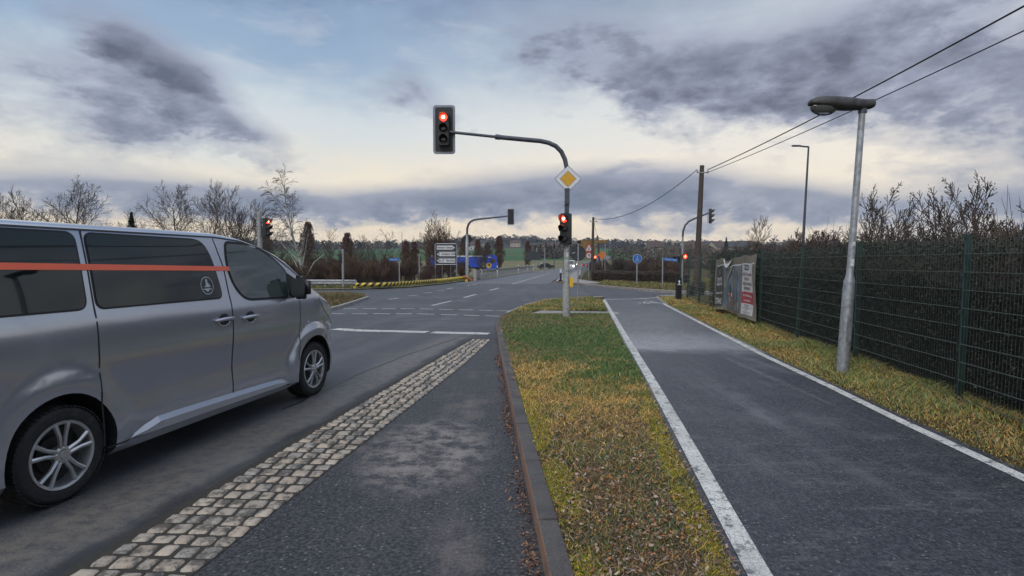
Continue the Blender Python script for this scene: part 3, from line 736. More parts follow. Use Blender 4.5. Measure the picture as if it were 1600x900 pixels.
# ------------------------------------------------------------------ the silver van
M_vpaint = pm('silver_grey_metallic_paint', (.27,.285,.32), .30, .55, .06, 3, coat=1.0)
t = MT('silver_paint_road_film'); z_ = t.n('ShaderNodeSeparateXYZ'); t.put(z_.inputs[0], t.co())
n_ = t.noise(4,6,.7); flk = t.noise(900,2,.5)
film_sheen = t.math('MULTIPLY', t.ss(t.math('ADD', z_.outputs[2], t.math('MULTIPLY', t.noise(1.5,2,.5), .5)), .95, .25), .35)
c = t.mix(film_sheen, t.mix(flk, (.37,.395,.46), (.44,.465,.535)), (.20,.185,.165))
t.set(Base_Color=c, Metallic=t.math('SUBTRACT', .6, film_sheen), Roughness=t.math('MULTIPLY_ADD', film_sheen, .5, t.math('MULTIPLY_ADD', n_, .04, .17)), Coat_Weight=t.math('SUBTRACT', 1.0, film_sheen), Coat_Roughness=.05)
M_vpaint = t.m
M_glass = glass_dark('tinted_window', (.006,.010,.012), .03); M_glass2 = glass_dark('light_window', (.035,.058,.058), .03)
for m_,k_ in ((M_glass,.0),(M_glass2,.8)): m_.node_tree.nodes['Principled BSDF'].inputs['Coat Weight'].default_value = k_; m_.node_tree.nodes['Principled BSDF'].inputs['Specular IOR Level'].default_value = .55
M_seam = pm('dark_seam', (.015,.016,.018), .6, 0, .1, 5)
M_orange = pm('orange_red_tape', (.90,.13,.05), .4, 0, .05, 5, coat=.4)
M_alloy = pm('alloy_wheel', (.55,.56,.58), .3, .75, .12, 9, dirt=(.2,.19,.18))
M_chrome = pm('bright_trim', (.6,.62,.66), .3, .5, .05, 5)
M_etch = pm('pale_sticker', (.42,.47,.48), .5, 0, .1, 9)
M_headl = glass_dark('headlamp_glass', (.35,.37,.4), .08); M_tail = pm('tail_lamp_red', (.4,.01,.01), .2, 0, .1, 5, coat=1)

ZTX = [(-4.09,1.60),(-4.02,1.84),(-3.9,1.93),(-3.5,1.955),(-1.5,1.96),(-1.2,1.93),(-.9,1.865),(-.65,1.785),(-.44,1.69),(-.25,1.56),(-.1,1.455),(.05,1.355),(.18,1.285),(.32,1.225),(.5,1.15),(.65,1.07),(.76,.98),(.83,.88),(.87,.74)]
def interp(tab, x):
    if x <= tab[0][0]: return tab[0][1]
    for a, b in zip(tab, tab[1:]):
        if x <= b[0]: return a[1]+(b[1]-a[1])*(x-a[0])/(b[0]-a[0])
    return tab[-1][1]
WZ = [(.18,.90),(.25,.935),(.30,.940),(.40,.948),(.48,.945),(.60,.934),(.70,.938),(.84,.954),(.95,.962),(1.12,.958),(1.22,.950),(1.27,.938),(1.33,.925),(1.6,.882),(1.85,.832),(1.97,.80)]
NX = [(0,0),(.15,.005),(.3,.02),(.45,.05),(.6,.10),(.72,.165),(.80,.235),(.84,.30),(.87,.40)]
def ztop(x): return interp(ZTX, x)
def rsh(x): return .09 if x < -1.2 else (.09 - .02*min(1,(x+1.2)/1.5))
def hw(x, z):
    h = interp(WZ, z) - (interp(NX, x) if x > 0 else 0)*(1.0 if z > .7 else .85)
    if x < -3.85: h -= .10*((-3.85-x)/.24)**2
    for cx in (0.0, -3.27):
        r = math.hypot(x-cx, z-.33)
        if z > .2: h += .045*max(0, 1-max(0, (r-.50))/.09)**1.0*(r<.6)*(1 if cx==0 else .8)*(1-min(1,max(0,(x-.35)/.3)) if x>.35 else 1)
    return h
def sidey(x, z):
    zt = ztop(x); r = rsh(x); zs = zt-r
    if z <= zs: return hw(x, z)
    k = min(1, (z-zs)/r); return hw(x, zs)*(1-k**3.2)**(1/3.2)
def van_body():
    xs_ = sorted(set([round(a,3) for a in np.concatenate([np.linspace(-4.09,-3.85,7), np.linspace(-3.8,-.8,46), np.linspace(-.76,.7,38), np.linspace(.72,.87,8)])]))
    bm_ = bmesh.new(); rings = []
    for x in xs_:
        zt = ztop(x); r = rsh(x); zs = zt-r; zb = .20 if -3.95 < x < .7 else .26
        pr = []
        zbs = [zb, .25, .29, .33, .37, .41, .45, .50, .55,.60,.65,.70,.75,.80,.85,.90,.95,1.0,1.06,1.12,1.18,1.24,1.28,1.34,1.45,1.56,1.67,1.78]
        f_ = np.linspace(0,1,30)
        for q in f_: pr.append((hw(x, zb+(zs-zb)*q), zb+(zs-zb)*q))
        hs = hw(x, zs)
        for k in range(1, 13):
            a = math.pi/2*k/12; pr.append((hs*max(0,math.cos(a))**(2/3.2), zs+(r+.0)*math.sin(a)**(2/3.2)))
        ring_ = [bm_.verts.new((x, -y, z)) for y, z in pr[:-1]] + [bm_.verts.new((x, 0, pr[-1][1]))] + [bm_.verts.new((x, y, z)) for y, z in reversed(pr[:-1])]
        rings.append(ring_)
    for a, b in zip(rings, rings[1:]):
        n = len(a)
        for j in range(n): bm_.faces.new((a[j], a[(j+1)%n], b[(j+1)%n], b[j]))
    bm_.faces.new(list(reversed(rings[0]))); bm_.faces.new(rings[-1])
    bmesh.ops.recalc_face_normals(bm_, faces=bm_.faces)
    me = bpy.data.meshes.new('body'); bm_.to_mesh(me); bm_.free(); me.materials.append(M_vpaint); me.materials.append(M_seam)
    for p in me.polygons: p.use_smooth = True
    o = bpy.data.objects.new('body', me); COL.objects.link(o)
    cm = MB()
    for cx in (0.0, -3.27):
        for sy in (-1, 1):
            cm.lathe([(.405, -.25), (.405, .25)], 40, T(cx, sy*.87, .345) @ Matrix.Rotation(R(90),4,'X'))
    cme = cm.mesh('cut', [M_seam]); co = bpy.data.objects.new('cut', cme); COL.objects.link(co)
    md = o.modifiers.new('b', 'BOOLEAN'); md.operation = 'DIFFERENCE'; md.object = co; md.solver = 'EXACT'; md.material_mode = 'TRANSFER'
    dg = bpy.context.evaluated_depsgraph_get(); me2 = bpy.data.meshes.new_from_object(o.evaluated_get(dg)); o.modifiers.clear(); o.data = me2
    bpy.data.objects.remove(co); me2.set_sharp_from_angle(angle=R(38)); return o
def patch(poly, eps, mat, name, parent, side=-1, th=.0, step=.05, smooth_=True, label=None):
    """panel lying on the van's flank: poly in (x, z)"""
    bm_ = bmesh.new(); vs = [bm_.verts.new((p[0],0,p[1])) for p in poly]; f = bm_.faces.new(vs)
    xs_ = [p[0] for p in poly]; zs_ = [p[1] for p in poly]
    for ax, lo, hi in ((0,min(xs_),max(xs_)),(2,min(zs_),max(zs_))):
        k = lo+step
        while k < hi:
            co = Vector((0,0,0)); co[ax] = k; no = Vector((0,0,0)); no[ax] = 1
            bmesh.ops.bisect_plane(bm_, geom=list(bm_.verts)+list(bm_.edges)+list(bm_.faces), plane_co=co, plane_no=no); k += step
    bmesh.ops.triangulate(bm_, faces=[f for f in bm_.faces if len(f.verts) > 4])
    for v in bm_.verts: v.co.y = side*(sidey(v.co.x, v.co.z)+eps)
    bm_.normal_update()
    if sum(f.normal.y*side for f in bm_.faces) < 0: bmesh.ops.reverse_faces(bm_, faces=bm_.faces)
    if th:
        ex = bmesh.ops.extrude_face_region(bm_, geom=list(bm_.faces))
        for v in [g for g in ex['geom'] if isinstance(g, bmesh.types.BMVert)]: v.co.y += side*th
        bmesh.ops.recalc_face_normals(bm_, faces=bm_.faces)
    me = bpy.data.meshes.new(name); bm_.to_mesh(me); bm_.free(); me.materials.append(mat)
    for p in me.polygons: p.use_smooth = smooth_ and not th
    o = bpy.data.objects.new(name, me); COL.objects.link(o); o.parent = parent
    return o
def roundpoly(pts, r, n=4):
    out = []; m = len(pts)
    for i in range(m):
        p = Vector(pts[i]); a = Vector(pts[i-1]); b = Vector(pts[(i+1)%m]); rr = r if not isinstance(r,(list,tuple)) else r[i]
        da = (a-p); db = (b-p); ra = min(rr, da.length*.45); rb = min(rr, db.length*.45); A_ = p+da.normalized()*ra; B_ = p+db.normalized()*rb
        for k in range(n+1):
            t_ = k/n; out.append(tuple((1-t_)**2*A_ + 2*t_*(1-t_)*p + t_*t_*B_))
    return out
def grow(poly, d):
    c = sum((Vector(p) for p in poly), Vector((0,0)))/len(poly); out = []
    m = len(poly); ar = sum(poly[i][0]*poly[(i+1)%m][1]-poly[(i+1)%m][0]*poly[i][1] for i in range(m)); sg = 1 if ar > 0 else -1
    for i in range(m):
        a = Vector(poly[i-1]); b = Vector(poly[(i+1)%m]); t_ = (b-a).normalized(); out.append(tuple(Vector(poly[i]) + Vector((t_.y,-t_.x))*d*sg))
    return out
def wheel(mbx, parent, x, side):
    M = T(x, side*.955, .33) @ Matrix.Rotation(R(90*(1 if side<0 else -1)),4,'X')      # local +Z points outwards
    ty = MB(); ty.lathe([(.225,-.215),(.29,-.22),(.318,-.205),(.33,-.17),(.331,-.11),(.33,-.05),(.320,-.015),(.300,.0),(.262,.004),(.236,-.004),(.228,-.012)], 48, M, close=True)
    for k in range(60):
        a = 2*math.pi*k/60; 
        for zz,da in ((-.19,0),(-.11,.05),(-.03,0)):
            ty.cbox((0,0,0),(.008,.024,.05), M @ Matrix.Rotation(a+da,4,'Z') @ T(.3305,0,zz+.0))
    tyo = ty.build('tyre', M_rubber, parent, True, 30)
    rm = MB(); rm.lathe([(.232,-.20),(.224,-.02),(.236,-.006),(.232,.002),(.214,-.004),(.205,-.03),(.200,-.20)], 48, M, close=True)
    for k in range(5):
        for d in (-.17, .17):
            a = 2*math.pi*k/5+.3
            p0 = M @ Vector((.05*math.cos(a+d*1.6), .05*math.sin(a+d*1.6), -.012)); p1 = M @ Vector((.13*math.cos(a+d*.95),.13*math.sin(a+d*.95),-.006)); p2 = M @ Vector((.216*math.cos(a+d*1.25), .216*math.sin(a+d*1.25), -.012))
            rm.tube([p0,p1,p2], [.017,.014,.017], 6)
    rm.lathe([(.062,-.05),(.062,-.008),(.05,.004),(.028,.004),(.026,.010),(.0001,.010)], 24, M)
    for k in range(5):
        a = 2*math.pi*k/5; rm.lathe([(.008,-.01),(.008,.010),(.0001,.010)], 6, M @ T(.043*math.cos(a),.043*math.sin(a),0))
    rim = rm.build('rim', M_alloy, tyo, True, 35)
    dk = MB(); dk.lathe([(.20,-.12),(.20,-.10),(.0001,-.10)], 32, M); dk.lathe([(.13,-.1),(.13,-.075),(.0001,-.075)], 32, M); dk.build('brake_disc', pm('dark_brake', (.05,.05,.05), .5, .6), tyo, True, 35)
    return tyo
def make_van():
    root = thing('van', (0,0,0), 'silver grey passenger van with an orange stripe, driving past on the left', 'van')
    body = van_body(); body.parent = root
    for sd in (-1, 1):
        Fw = roundpoly([(-1.43,1.84),(-1.02,1.825),(-.68,1.68),(-.50,1.53),(-.545,1.265),(-1.27,1.28),(-1.41,1.42),(-1.47,1.62)], [.05,.15,.2,.03,.03,.12,.15,.2], 5)
        patch(grow(Fw,.026), .002, M_seam, 'window_rubber', root, sd)
        patch(Fw, .006, M_glass2, 'front_window', root, sd)
        patch(roundpoly([(-.485,1.535),(-.20,1.40),(-.16,1.36),(-.50,1.262)],.03), .003, M_seam, 'quarter_panel', root, sd)
        Rw = roundpoly([(-1.625,1.315),(-1.62,1.40),(-1.70,1.76),(-1.80,1.855),(-2.95,1.86),(-2.95,1.315)], [.05,.2,.14,.1,.06,.06], 5)
        patch(grow(Rw,.014), .002, M_seam, 'window_rubber', root, sd)
        rw = patch(Rw, .006, M_glass, 'rear_side_window', root, sd)
        Bw = roundpoly([(-3.04,1.32),(-3.04,1.86),(-3.72,1.86),(-3.86,1.75),(-3.9,1.32)], .07, 5)
        patch(grow(Bw,.014), .002, M_seam, 'window_rubber', root, sd); patch(Bw, .006, M_glass, 'back_side_window', root, sd)
        st = patch([(-3.90,1.656),(-1.46,1.610),(-1.452,1.568),(-3.90,1.610)], .0095, M_orange, 'stripe', root, sd)
        for nm, pl in (('door_seam', [(-1.515,.30),(-1.500,.30),(-1.497,1.25),(-1.52,1.6),(-1.60,1.9),(-1.612,1.9),(-1.535,1.6),(-1.512,1.25)]),
                       ('door_seam', [(-2.985,.30),(-2.972,.30),(-2.972,1.88),(-2.985,1.88)]),
                       ('front_door_seam', [(-.395,.5),(-.383,.5),(-.31,.9),(-.30,1.25),(-.312,1.25),(-.322,.9)]),
                       ('sill_seam', [(-2.95,.285),(-.42,.255),(-.42,.245),(-2.95,.272)]),
                       ('roof_gutter', [(-3.9,1.893),(-1.6,1.9),(-1.2,1.875),(-.9,1.815),(-.62,1.705),(-.40,1.585),(-.20,1.46),(-.20,1.45),(-.41,1.572),(-.63,1.692),(-.9,1.803),(-1.2,1.862),(-1.6,1.887),(-3.9,1.88)])):
            patch(pl, .0015, M_seam, nm, root, sd, step=.08)
        # lower rubbing moulding, bright upper bevel
        mo_ = MB(); prev_=None
        for x_,zb_,zt2 in ((-2.72,.272,.28),(-2.66,.272,.315),(-2.58,.272,.350),(-2.45,.272,.385),(-2.2,.270,.385),(-1.8,.268,.378),(-1.4,.264,.37),(-1.0,.26,.36),(-.78,.258,.352),(-.66,.258,.335),(-.58,.258,.30),(-.55,.26,.268)):
            s0_ = sidey(x_,zt2); k_ = min(1,(zt2-zb_)/.08); row_ = [(x_,sd*(s0_-.004),zt2),(x_,sd*(s0_+.034*k_),zt2-.042*k_),(x_,sd*(s0_+.036*k_),zb_+.01),(x_,sd*(s0_-.02),zb_)]
            ids_ = [mo_.vt(q_) for q_ in row_]
            if prev_:
                for q_ in range(3): mo_.fc(*((prev_[q_],prev_[q_+1],ids_[q_+1],ids_[q_]) if sd<0 else (ids_[q_],ids_[q_+1],prev_[q_+1],prev_[q_])))
            prev_ = ids_
        mo_.build('sill_moulding', M_vpaint, root)
        patch([(-3.9,.20),(-3.72,.245),(-3.72,.20)], .002, M_seam, 'mudflap', root, sd)
        # handles: dark cup and a bar across it
        for hx, hz in ((-1.63,1.105),(-1.235,1.095)):
            cup = patch([(hx+.075*math.cos(a), hz+.055*math.sin(a)+.0) for a in np.linspace(0,2*math.pi,20,endpoint=False)], .002, M_seam, 'handle_cup', root, sd)
            hb = MB(); hb.tube([(hx-.13,sd*(sidey(hx-.13,hz)+.004),hz-.006),(hx-.10,sd*(sidey(hx,hz)+.028),hz),(hx,sd*(sidey(hx,hz)+.036),hz+.006),(hx+.10,sd*(sidey(hx,hz)+.028),hz+.004),(hx+.13,sd*(sidey(hx+.13,hz)+.004),hz)], [.012,.017,.019,.017,.012], 10)
            hb.build('door_handle', M_vpaint, root, True, 50)
            for (a0,a1) in ((200,340),):
                e_ = MB(); e_.tube([(hx+.082*math.cos(R(a)), sd*(sidey(hx,hz)+.003), hz+.062*math.sin(R(a))) for a in range(a0,a1,12)], .004, 5); e_.build('cup_edge', M_chrome, cup, True)
        ind = MB(); ind.lathe([(.0001,-.004),(.020,-.004),(.017,.008),(.0001,.012)], 14, T(-.14,sd*(sidey(-.14,.915)),.925) @ Matrix.Rotation(R(90*(1 if sd<0 else -1)),4,'X')); ind.build('side_repeater', M_headl, root, True)
        patch(roundpoly([(.12,1.215),(.42,1.085),(.70,.96),(.80,.84),(.72,.80),(.50,.90),(.28,1.04)], .03), .004, M_headl, 'headlight', root, sd, step=.04)
        patch([(.35,.60),(.80,.58),(.84,.40),(.42,.42)], .0015, M_vpaint, 'bumper_corner', root, sd)
        patch([(.415,.845),(.423,.845),(.40,.62),(.392,.62)], .0015, M_seam, 'bumper_seam', root, sd)
        patch(roundpoly([(-4.03,1.0),(-3.93,1.0),(-3.92,1.65),(-4.02,1.65)],.03), .003, M_tail, 'tail_light', root, sd)
        # mirror
        mir = bmesh.new(); bmesh.ops.create_cube(mir, size=1)
        for v in mir.verts: v.co.x *= .15; v.co.y *= .22; v.co.z *= .27
        bmesh.ops.bevel(mir, geom=list(mir.edges), offset=.055, segments=4, affect='EDGES')
        mx, my, mz = -.47, sd*1.075, 1.365
        for v in mir.verts:
            if v.co.x > 0: v.co.x *= 1.0; v.co.z *= .93
            v.co += Vector((mx,my,mz))
        me = bpy.data.meshes.new('mirror'); mir.to_mesh(me); mir.free(); me.materials.append(M_black)
        for p in me.polygons: p.use_smooth = True
        mo = bpy.data.objects.new('mirror', me); COL.objects.link(mo); mo.parent = root
        mg = MB(); mg.prism(rrect(.165,.21,.04), 0, .004, T(mx-.076,my,mz) @ Matrix.Rotation(R(90),4,'Z') @ UP); mg.build('mirror_glass', glass_dark('mirror_glass',(.02,.025,.028)), mo)
        ar = MB(); ar.tube([(-.42,sd*.90,1.275),(-.44,sd*.99,1.285),(-.46,sd*1.04,1.30)], [.045,.04,.045], 8); ar.build('mirror_arm', M_black, mo, True, 40)
    # round sticker on the rear side window
    em = MB(); cx, cz = -1.80, 1.435
    def on(x, z, e=.009): return (x, -(sidey(x,z)+e), z)
    n = 32
    for k in range(n):
        a0, a1 = 2*math.pi*k/n, 2*math.pi*(k+1)/n
        for r0, r1 in ((.083,.075),):
            em.quad(on(cx+r0*math.cos(a0),cz+r0*math.sin(a0)), on(cx+r1*math.cos(a0),cz+r1*math.sin(a0)), on(cx+r1*math.cos(a1),cz+r1*math.sin(a1)), on(cx+r0*math.cos(a1),cz+r0*math.sin(a1)))
    for sh in ([(-.045,-.012),(-.018,.0),(-.014,.03),(-.02,.05),(-.004,.063),(.012,.052),(.01,.03),(.028,.012),(.045,-.012),(.025,-.016)], [(-.062,-.03),(-.03,-.026),(.03,-.026),(.062,-.028),(.045,-.036),(.02,-.042),(.008,-.056),(-.012,-.056),(-.024,-.042),(-.045,-.038)]):
        tri = tessellate_polygon([[Vector((a,b,0)) for a,b in sh]])
        for tr in tri: em.fc(*[em.vt(on(cx+sh[k][0], cz+sh[k][1])) for k in tr])
    st_ = em.build('round_sticker', M_etch, root)
    # windscreen and front
    ws = MB(); rows = [(-.82,1.0),(-.6,1),(-.44,1),(-.25,1),(-.1,1),(.05,1),(.12,1)]
    def top(x, fr):
        zt = ztop(x); r = rsh(x); zs = zt-r; h = hw(x,zs); y = fr*h*.93; return (x, y, zs + r*(1-(abs(y)/h)**3.2)**(1/3.2) + .005)
    for (xa,_),(xb,_) in zip(rows, rows[1:]):
        for k in range(16):
            f0 = -1+k/8; f1 = -1+(k+1)/8; ws.quad(top(xa,f0), top(xb,f0), top(xb,f1), top(xa,f1))
    ws.build('windscreen', M_glass, root, True)
    gl = MB(); gl.box((.868,-.32,.62),(.885,.32,.72)); gl.box((.868,-.40,.30),(.885,.40,.45)); gl.build('grille', M_seam, root)
    pl = MB(); pl.box((.886,-.26,.46),(.893,.26,.57)); pl.build('number_plate', M_white, root)
    for x in (0.0, -3.27):
        for sd in (-1, 1): wheel(None, root, x, sd)
    root.location = (-3.39, 7.29, 0); root.rotation_euler = (0,0,R(79))
    return root
van = make_van()

# ------------------------------------------------------------------ traffic signals
def signal_head(parent, loc, rz, lit=0, board=False, n=3, pitch=.30, r=.105, visor=.20, name='signal_head', figure=False):
    """head facing local -Y; lamps stacked from the top"""
    h = pitch*n+.02; M = T(*loc) @ RZ(rz); mb = MB()
    hs = MB(); hs.prism(rrect(.29,h,.04), 0, .17, M @ T(0,.17,0) @ UP)
    hd = hs.build(name, M_housing, parent, True, 30)
    if board:
        bb = MB(); bb.prism(rrect(.52,h+.34,.06), 0, .012, M @ T(0,.175,0) @ UP); b_ = bb.build('backboard', M_black, hd)
        bw = MB(); o_ = rrect(.62,h+.44,.08); i_ = rrect(.50,h+.32,.05)
        for k in range(len(o_)):
            k2 = (k+1)%len(o_)
            P_ = [M @ T(0,.160,0) @ UP @ Vector((*q,0)) for q in (o_[k],o_[k2],i_[k2],i_[k])]; bw.quad(*P_)
            P_ = [M @ T(0,.180,0) @ UP @ Vector((*q,0)) for q in (o_[k],i_[k],i_[k2],o_[k2])]; bw.quad(*P_)
            bw.quad(*[M @ T(0,yy,0) @ UP @ Vector((*q,0)) for q,yy in ((o_[k],.160),(o_[k],.180),(o_[k2],.180),(o_[k2],.160))])
        bw.build('white_border', pm('reflective_white_border', (.20,.22,.26), .5, 0, .15, 9), b_)
    for k in range(n):
        z = h/2-.01-pitch/2-k*pitch; C = M @ T(0,-.002,z) @ Matrix.Rotation(R(90),4,'X')
        ln = MB(); ln.lathe([(r,0),(r*.8,.022),(r*.45,.034),(.0001,.038)], 24, C)
        lo = ln.build('lens', M_red_lit if k == lit else M_lens, hd, True)
        if k == lit:
            cc = MB()
            if figure:
                cc.cbox((0,0,0),(.03,.012,.09), M @ T(0,-.045,z-.01)); cc.cbox((0,0,0),(.07,.012,.02), M @ T(0,-.045,z+.01)); cc.lathe([(.016,0),(.016,.012)],8, C @ T(0,.055,.035))
            else: cc.lathe([(r*.42,.036),(.0001,.044)], 16, C)
            cc.build('glow', M_red_core, lo)
        vs = MB(); R0 = r+.012; ns = 18
        for q in range(ns):
            a0 = R(-25+230*q/ns); a1 = R(-25+230*(q+1)/ns)
            def dp(a): return visor*(.45+.55*max(0,math.sin(a)))
            P0 = [M @ Vector((R0*math.cos(a), -y_, z+R0*math.sin(a)-(.012 if y_>0 else 0))) for a,y_ in ((a0,0),(a0,dp(a0)),(a1,dp(a1)),(a1,0))]
            P1 = [M @ Vector(((R0+.004)*math.cos(a), -y_, z+(R0+.004)*math.sin(a)-(.012 if y_>0 else 0))) for a,y_ in ((a0,0),(a0,dp(a0)),(a1,dp(a1)),(a1,0))]
            vs.quad(*P0); vs.quad(*reversed(P1)); vs.quad(P0[1],P1[1],P1[2],P0[2])
        vs.build('visor', M_black, hd, True)
    return hd

def diamond(parent, M, size, front=True, label=None):
    a = size/math.sqrt(2)
    def rot(s_): return [(0,-s_),(s_,0),(0,s_),(-s_,0)]
    b = MB(); b.prism(roundpoly(rot(a),.04,3), 0, .004, M @ UP); bo = b.build('priority_sign', M_darksteel if front else M_darksteel, parent)
    for s_, m_, dz in ((a*.955, pm('reflective_white', (.62,.64,.68), .5,0,.1,9), .0045),(a*.60, pm('dark_outline',(.05,.05,.05),.5), .0065),(a*.57, pm('yellow_sign_face', (.62,.34,.03), .5,0,.12,12), .0085)):
        q = MB(); q.prism(roundpoly(rot(s_),.02,3), 0, dz, M @ UP @ T(0,0,.002)); q.build('sign_face', m_, bo)
    return bo
def arc(c, r, a0, a1, n, plane):
    return [plane(c[0]+r*math.cos(R(a0+(a1-a0)*k/n)), c[1]+r*math.sin(R(a0+(a1-a0)*k/n))) for k in range(n+1)]
M_conc = pm('grey_mast_paint', (.30,.30,.29), .7, .1, .35, 10, .2, dirt=(.17,.17,.17))
# near mast on the verge
b = G(885,496,KZ); mast = thing('traffic_light_mast', (b.x,b.y,KZ), 'tall curved-arm mast on the grass verge carrying red signals over the road', 'traffic light')
pz = 4.25
p = MB(); p.lathe([(.105,-.05),(.105,.9),(.085,.95),(.075,2.3),(.068,2.2),(.066,2.95)], 20); p.build('pole', M_conc, mast, True, 35)
p = MB(); p.lathe([(.066,2.95),(.064,4.0)], 16)
arcp = [(0,0,4.0),(-.01,0,4.22),(-.06,0,4.46),(-.16,0,4.67),(-.32,0,4.83),(-.52,0,4.92),(-.75,0,4.97),(-1.2,0,5.01),(-1.95,0,5.08)]
p.tube(arcp, [.064]*9, 12); p.build('arm', M_darksteel, mast, True, 35)
p = MB(); p.tube([(-1.90,0,5.075),(-3.30,0,5.22)], .042, 10); p.lathe([(.075,-.07),(.075,.07)], 12, T(-1.95,0,5.08) @ Matrix.Rotation(R(-84),4,'Y')); p.build('arm_extension', M_darksteel, mast, True, 35)
signal_head(mast, (-3.46,-.1,5.30), 0, 0, True, pitch=.30)
signal_head(mast, (-.09,-.18,2.50), R(-38), 0, False, pitch=.285, r=.10, visor=.22)
for z_ in (2.15,2.72): bk = MB(); bk.box((-.05,-.1,z_),(.0,.0,z_+.04)); bk.build('bracket', M_darksteel, mast)
bx = MB(); bx.cbox((0,0,0),(.13,.12,.44), T(.0,-.07,3.42)); bx.cbox((0,0,0),(.10,.10,.34), T(.0,-.04,3.05))
for zz in (3.27,3.6,2.95,3.15): bx.lathe([(.074,-.012),(.074,.012)], 14, T(0,0,zz))
bx.build('clamp_box', M_darksteel, mast)
yb = MB(); yb.prism(rrect(.10,.26,.03), 0, .09, T(.13,.03,1.0) @ UP); yb.build('push_button_box', pm('yellow_button_box', (.75,.45,.02), .45,0,.1,9), mast)
for k,(zz,hh) in enumerate(((1.95,.10),(1.78,.14),(1.60,.07),(2.1,.05))): st = MB(); st.cbox((0,0,0),(.07,.004,hh), T(.01,-.082-.0015*k+(.008 if zz>2.0 else 0),zz) @ RZ(.05*k)); st.build('sticker', pm('faded_stickers', (.5,.52,.53), .6,0,.4,30), mast)
diamond(mast, T(.02,-.09,3.90), .54)
# far left mast seen from behind
b = G(730,438.5); m2 = thing('traffic_light_mast', (b.x,b.y,0), 'mast with a long arm across the junction, its signal seen from behind', 'traffic light')
p = MB(); p.lathe([(.16,0),(.16,3.6),(.12,3.7),(.12,4.2)], 14); p.build('pole', M_steel, m2, True, 35)
p = MB(); p.tube([(0,0,4.2),(0.02,0,4.7),(.12,0,5.05),(.32,0,5.32),(.62,0,5.47),(1.0,0,5.54),(3.7,.0,5.82)], [.10]*5+[.09,.07], 10); p.build('arm', M_darksteel, m2, True, 35)
hd = signal_head(m2, (3.95,.1,5.75), R(180), -1, True, pitch=.33, r=.11)
a = .85/math.sqrt(2)*1.0; q = MB(); q.prism([(0,-a*.95),(a*.95,0),(0,a*.95),(-a*.95,0)], 0, .01, T(0,.13,3.75) @ UP); q.build('priority_sign', M_black, m2)
for zz in (.5,1.6,2.4): q = MB(); q.cbox((0,0,0),(.18,.30,.25), T(.15,.1,zz+.8)); q.build('junction_box', M_black, m2)
# mast on the right behind the fence
b = Vector((XU(1066,40),40,0)); m3 = thing('traffic_light_mast', (b.x,b.y,0), 'curved mast beside the wooden pole at the fence end, with a red pedestrian light', 'traffic light')
p = MB(); p.lathe([(.07,0),(.07,2.9),(.06,3.0),(.06,3.4)], 12); p.build('pole', M_steel, m3, True, 35)
p = MB(); p.tube([(0,0,3.4),(.02,0,3.8),(.15,0,4.2),(.40,0,4.48),(.8,0,4.68),(1.75,0,5.05)], [.07]*5+[.05], 10); p.build('arm', M_darksteel, m3, True, 35)
p = MB(); p.box((1.70,-.02,4.35),(1.74,.02,5.35)); p.build('bracket', M_steel, m3)
signal_head(m3, (1.98,0,4.85), R(62), -1, False, pitch=.33, r=.11, visor=.24)
signal_head(m3, (.12,-.2,2.05), R(10), 0, False, n=1, pitch=.34, r=.15, visor=.12, figure=True)
signal_head(m3, (-.42,-.05,1.90), R(-60), -1, False, n=1, pitch=.36, r=.13)
# signal on a post behind the van
b = Vector((XU(407,27),27,0)); m4 = thing('traffic_light', (b.x,b.y,0), 'grey signal post rising behind the van roof, its head turned right', 'traffic light')
p = MB(); p.lathe([(.11,0),(.11,4.0),(.09,4.02)], 14); p.build('pole', M_steel, m4, True, 35)
signal_head(m4, (.38,.0,3.26), R(74), 0, False, pitch=.30, r=.105, visor=.27)
for z_ in (2.9,3.5): p = MB(); p.box((.05,-.03,z_),(.32,.03,z_+.05)); p.build('bracket', M_darksteel, m4)
# short post beyond the crash barrier
b = G(534,452); m5 = thing('traffic_light', (b.x,b.y+.3,0), 'thin pale post behind the grey crash barrier with a small dark signal', 'traffic light')
p = MB(); p.lathe([(.07,-.2),(.07,2.45),(.05,2.47)], 12); p.build('pole', M_steel, m5, True, 35)
signal_head(m5, (-.24,0,1.92), R(-75), -1, False, n=2, pitch=.30, r=.10, visor=.16)
# two far signals over the road
for k,(u,v,Y_) in enumerate(((866,385,140),(881,385,140))):
    q = A(u,v,Y_); r_ = thing('traffic_light', (q.x,Y_,tz(q.x,Y_)-.1), ('left' if k==0 else 'right')+' one of two small dark signals far up the main road', 'traffic light', group=None)
    p = MB(); zt_ = q.z - r_.location.z; p.lathe([(.10,0),(.08,zt_+.6)],8); p.build('pole', M_darksteel, r_)
    signal_head(r_, (0,-.2,zt_), 0, -1, True, pitch=.33, r=.11)

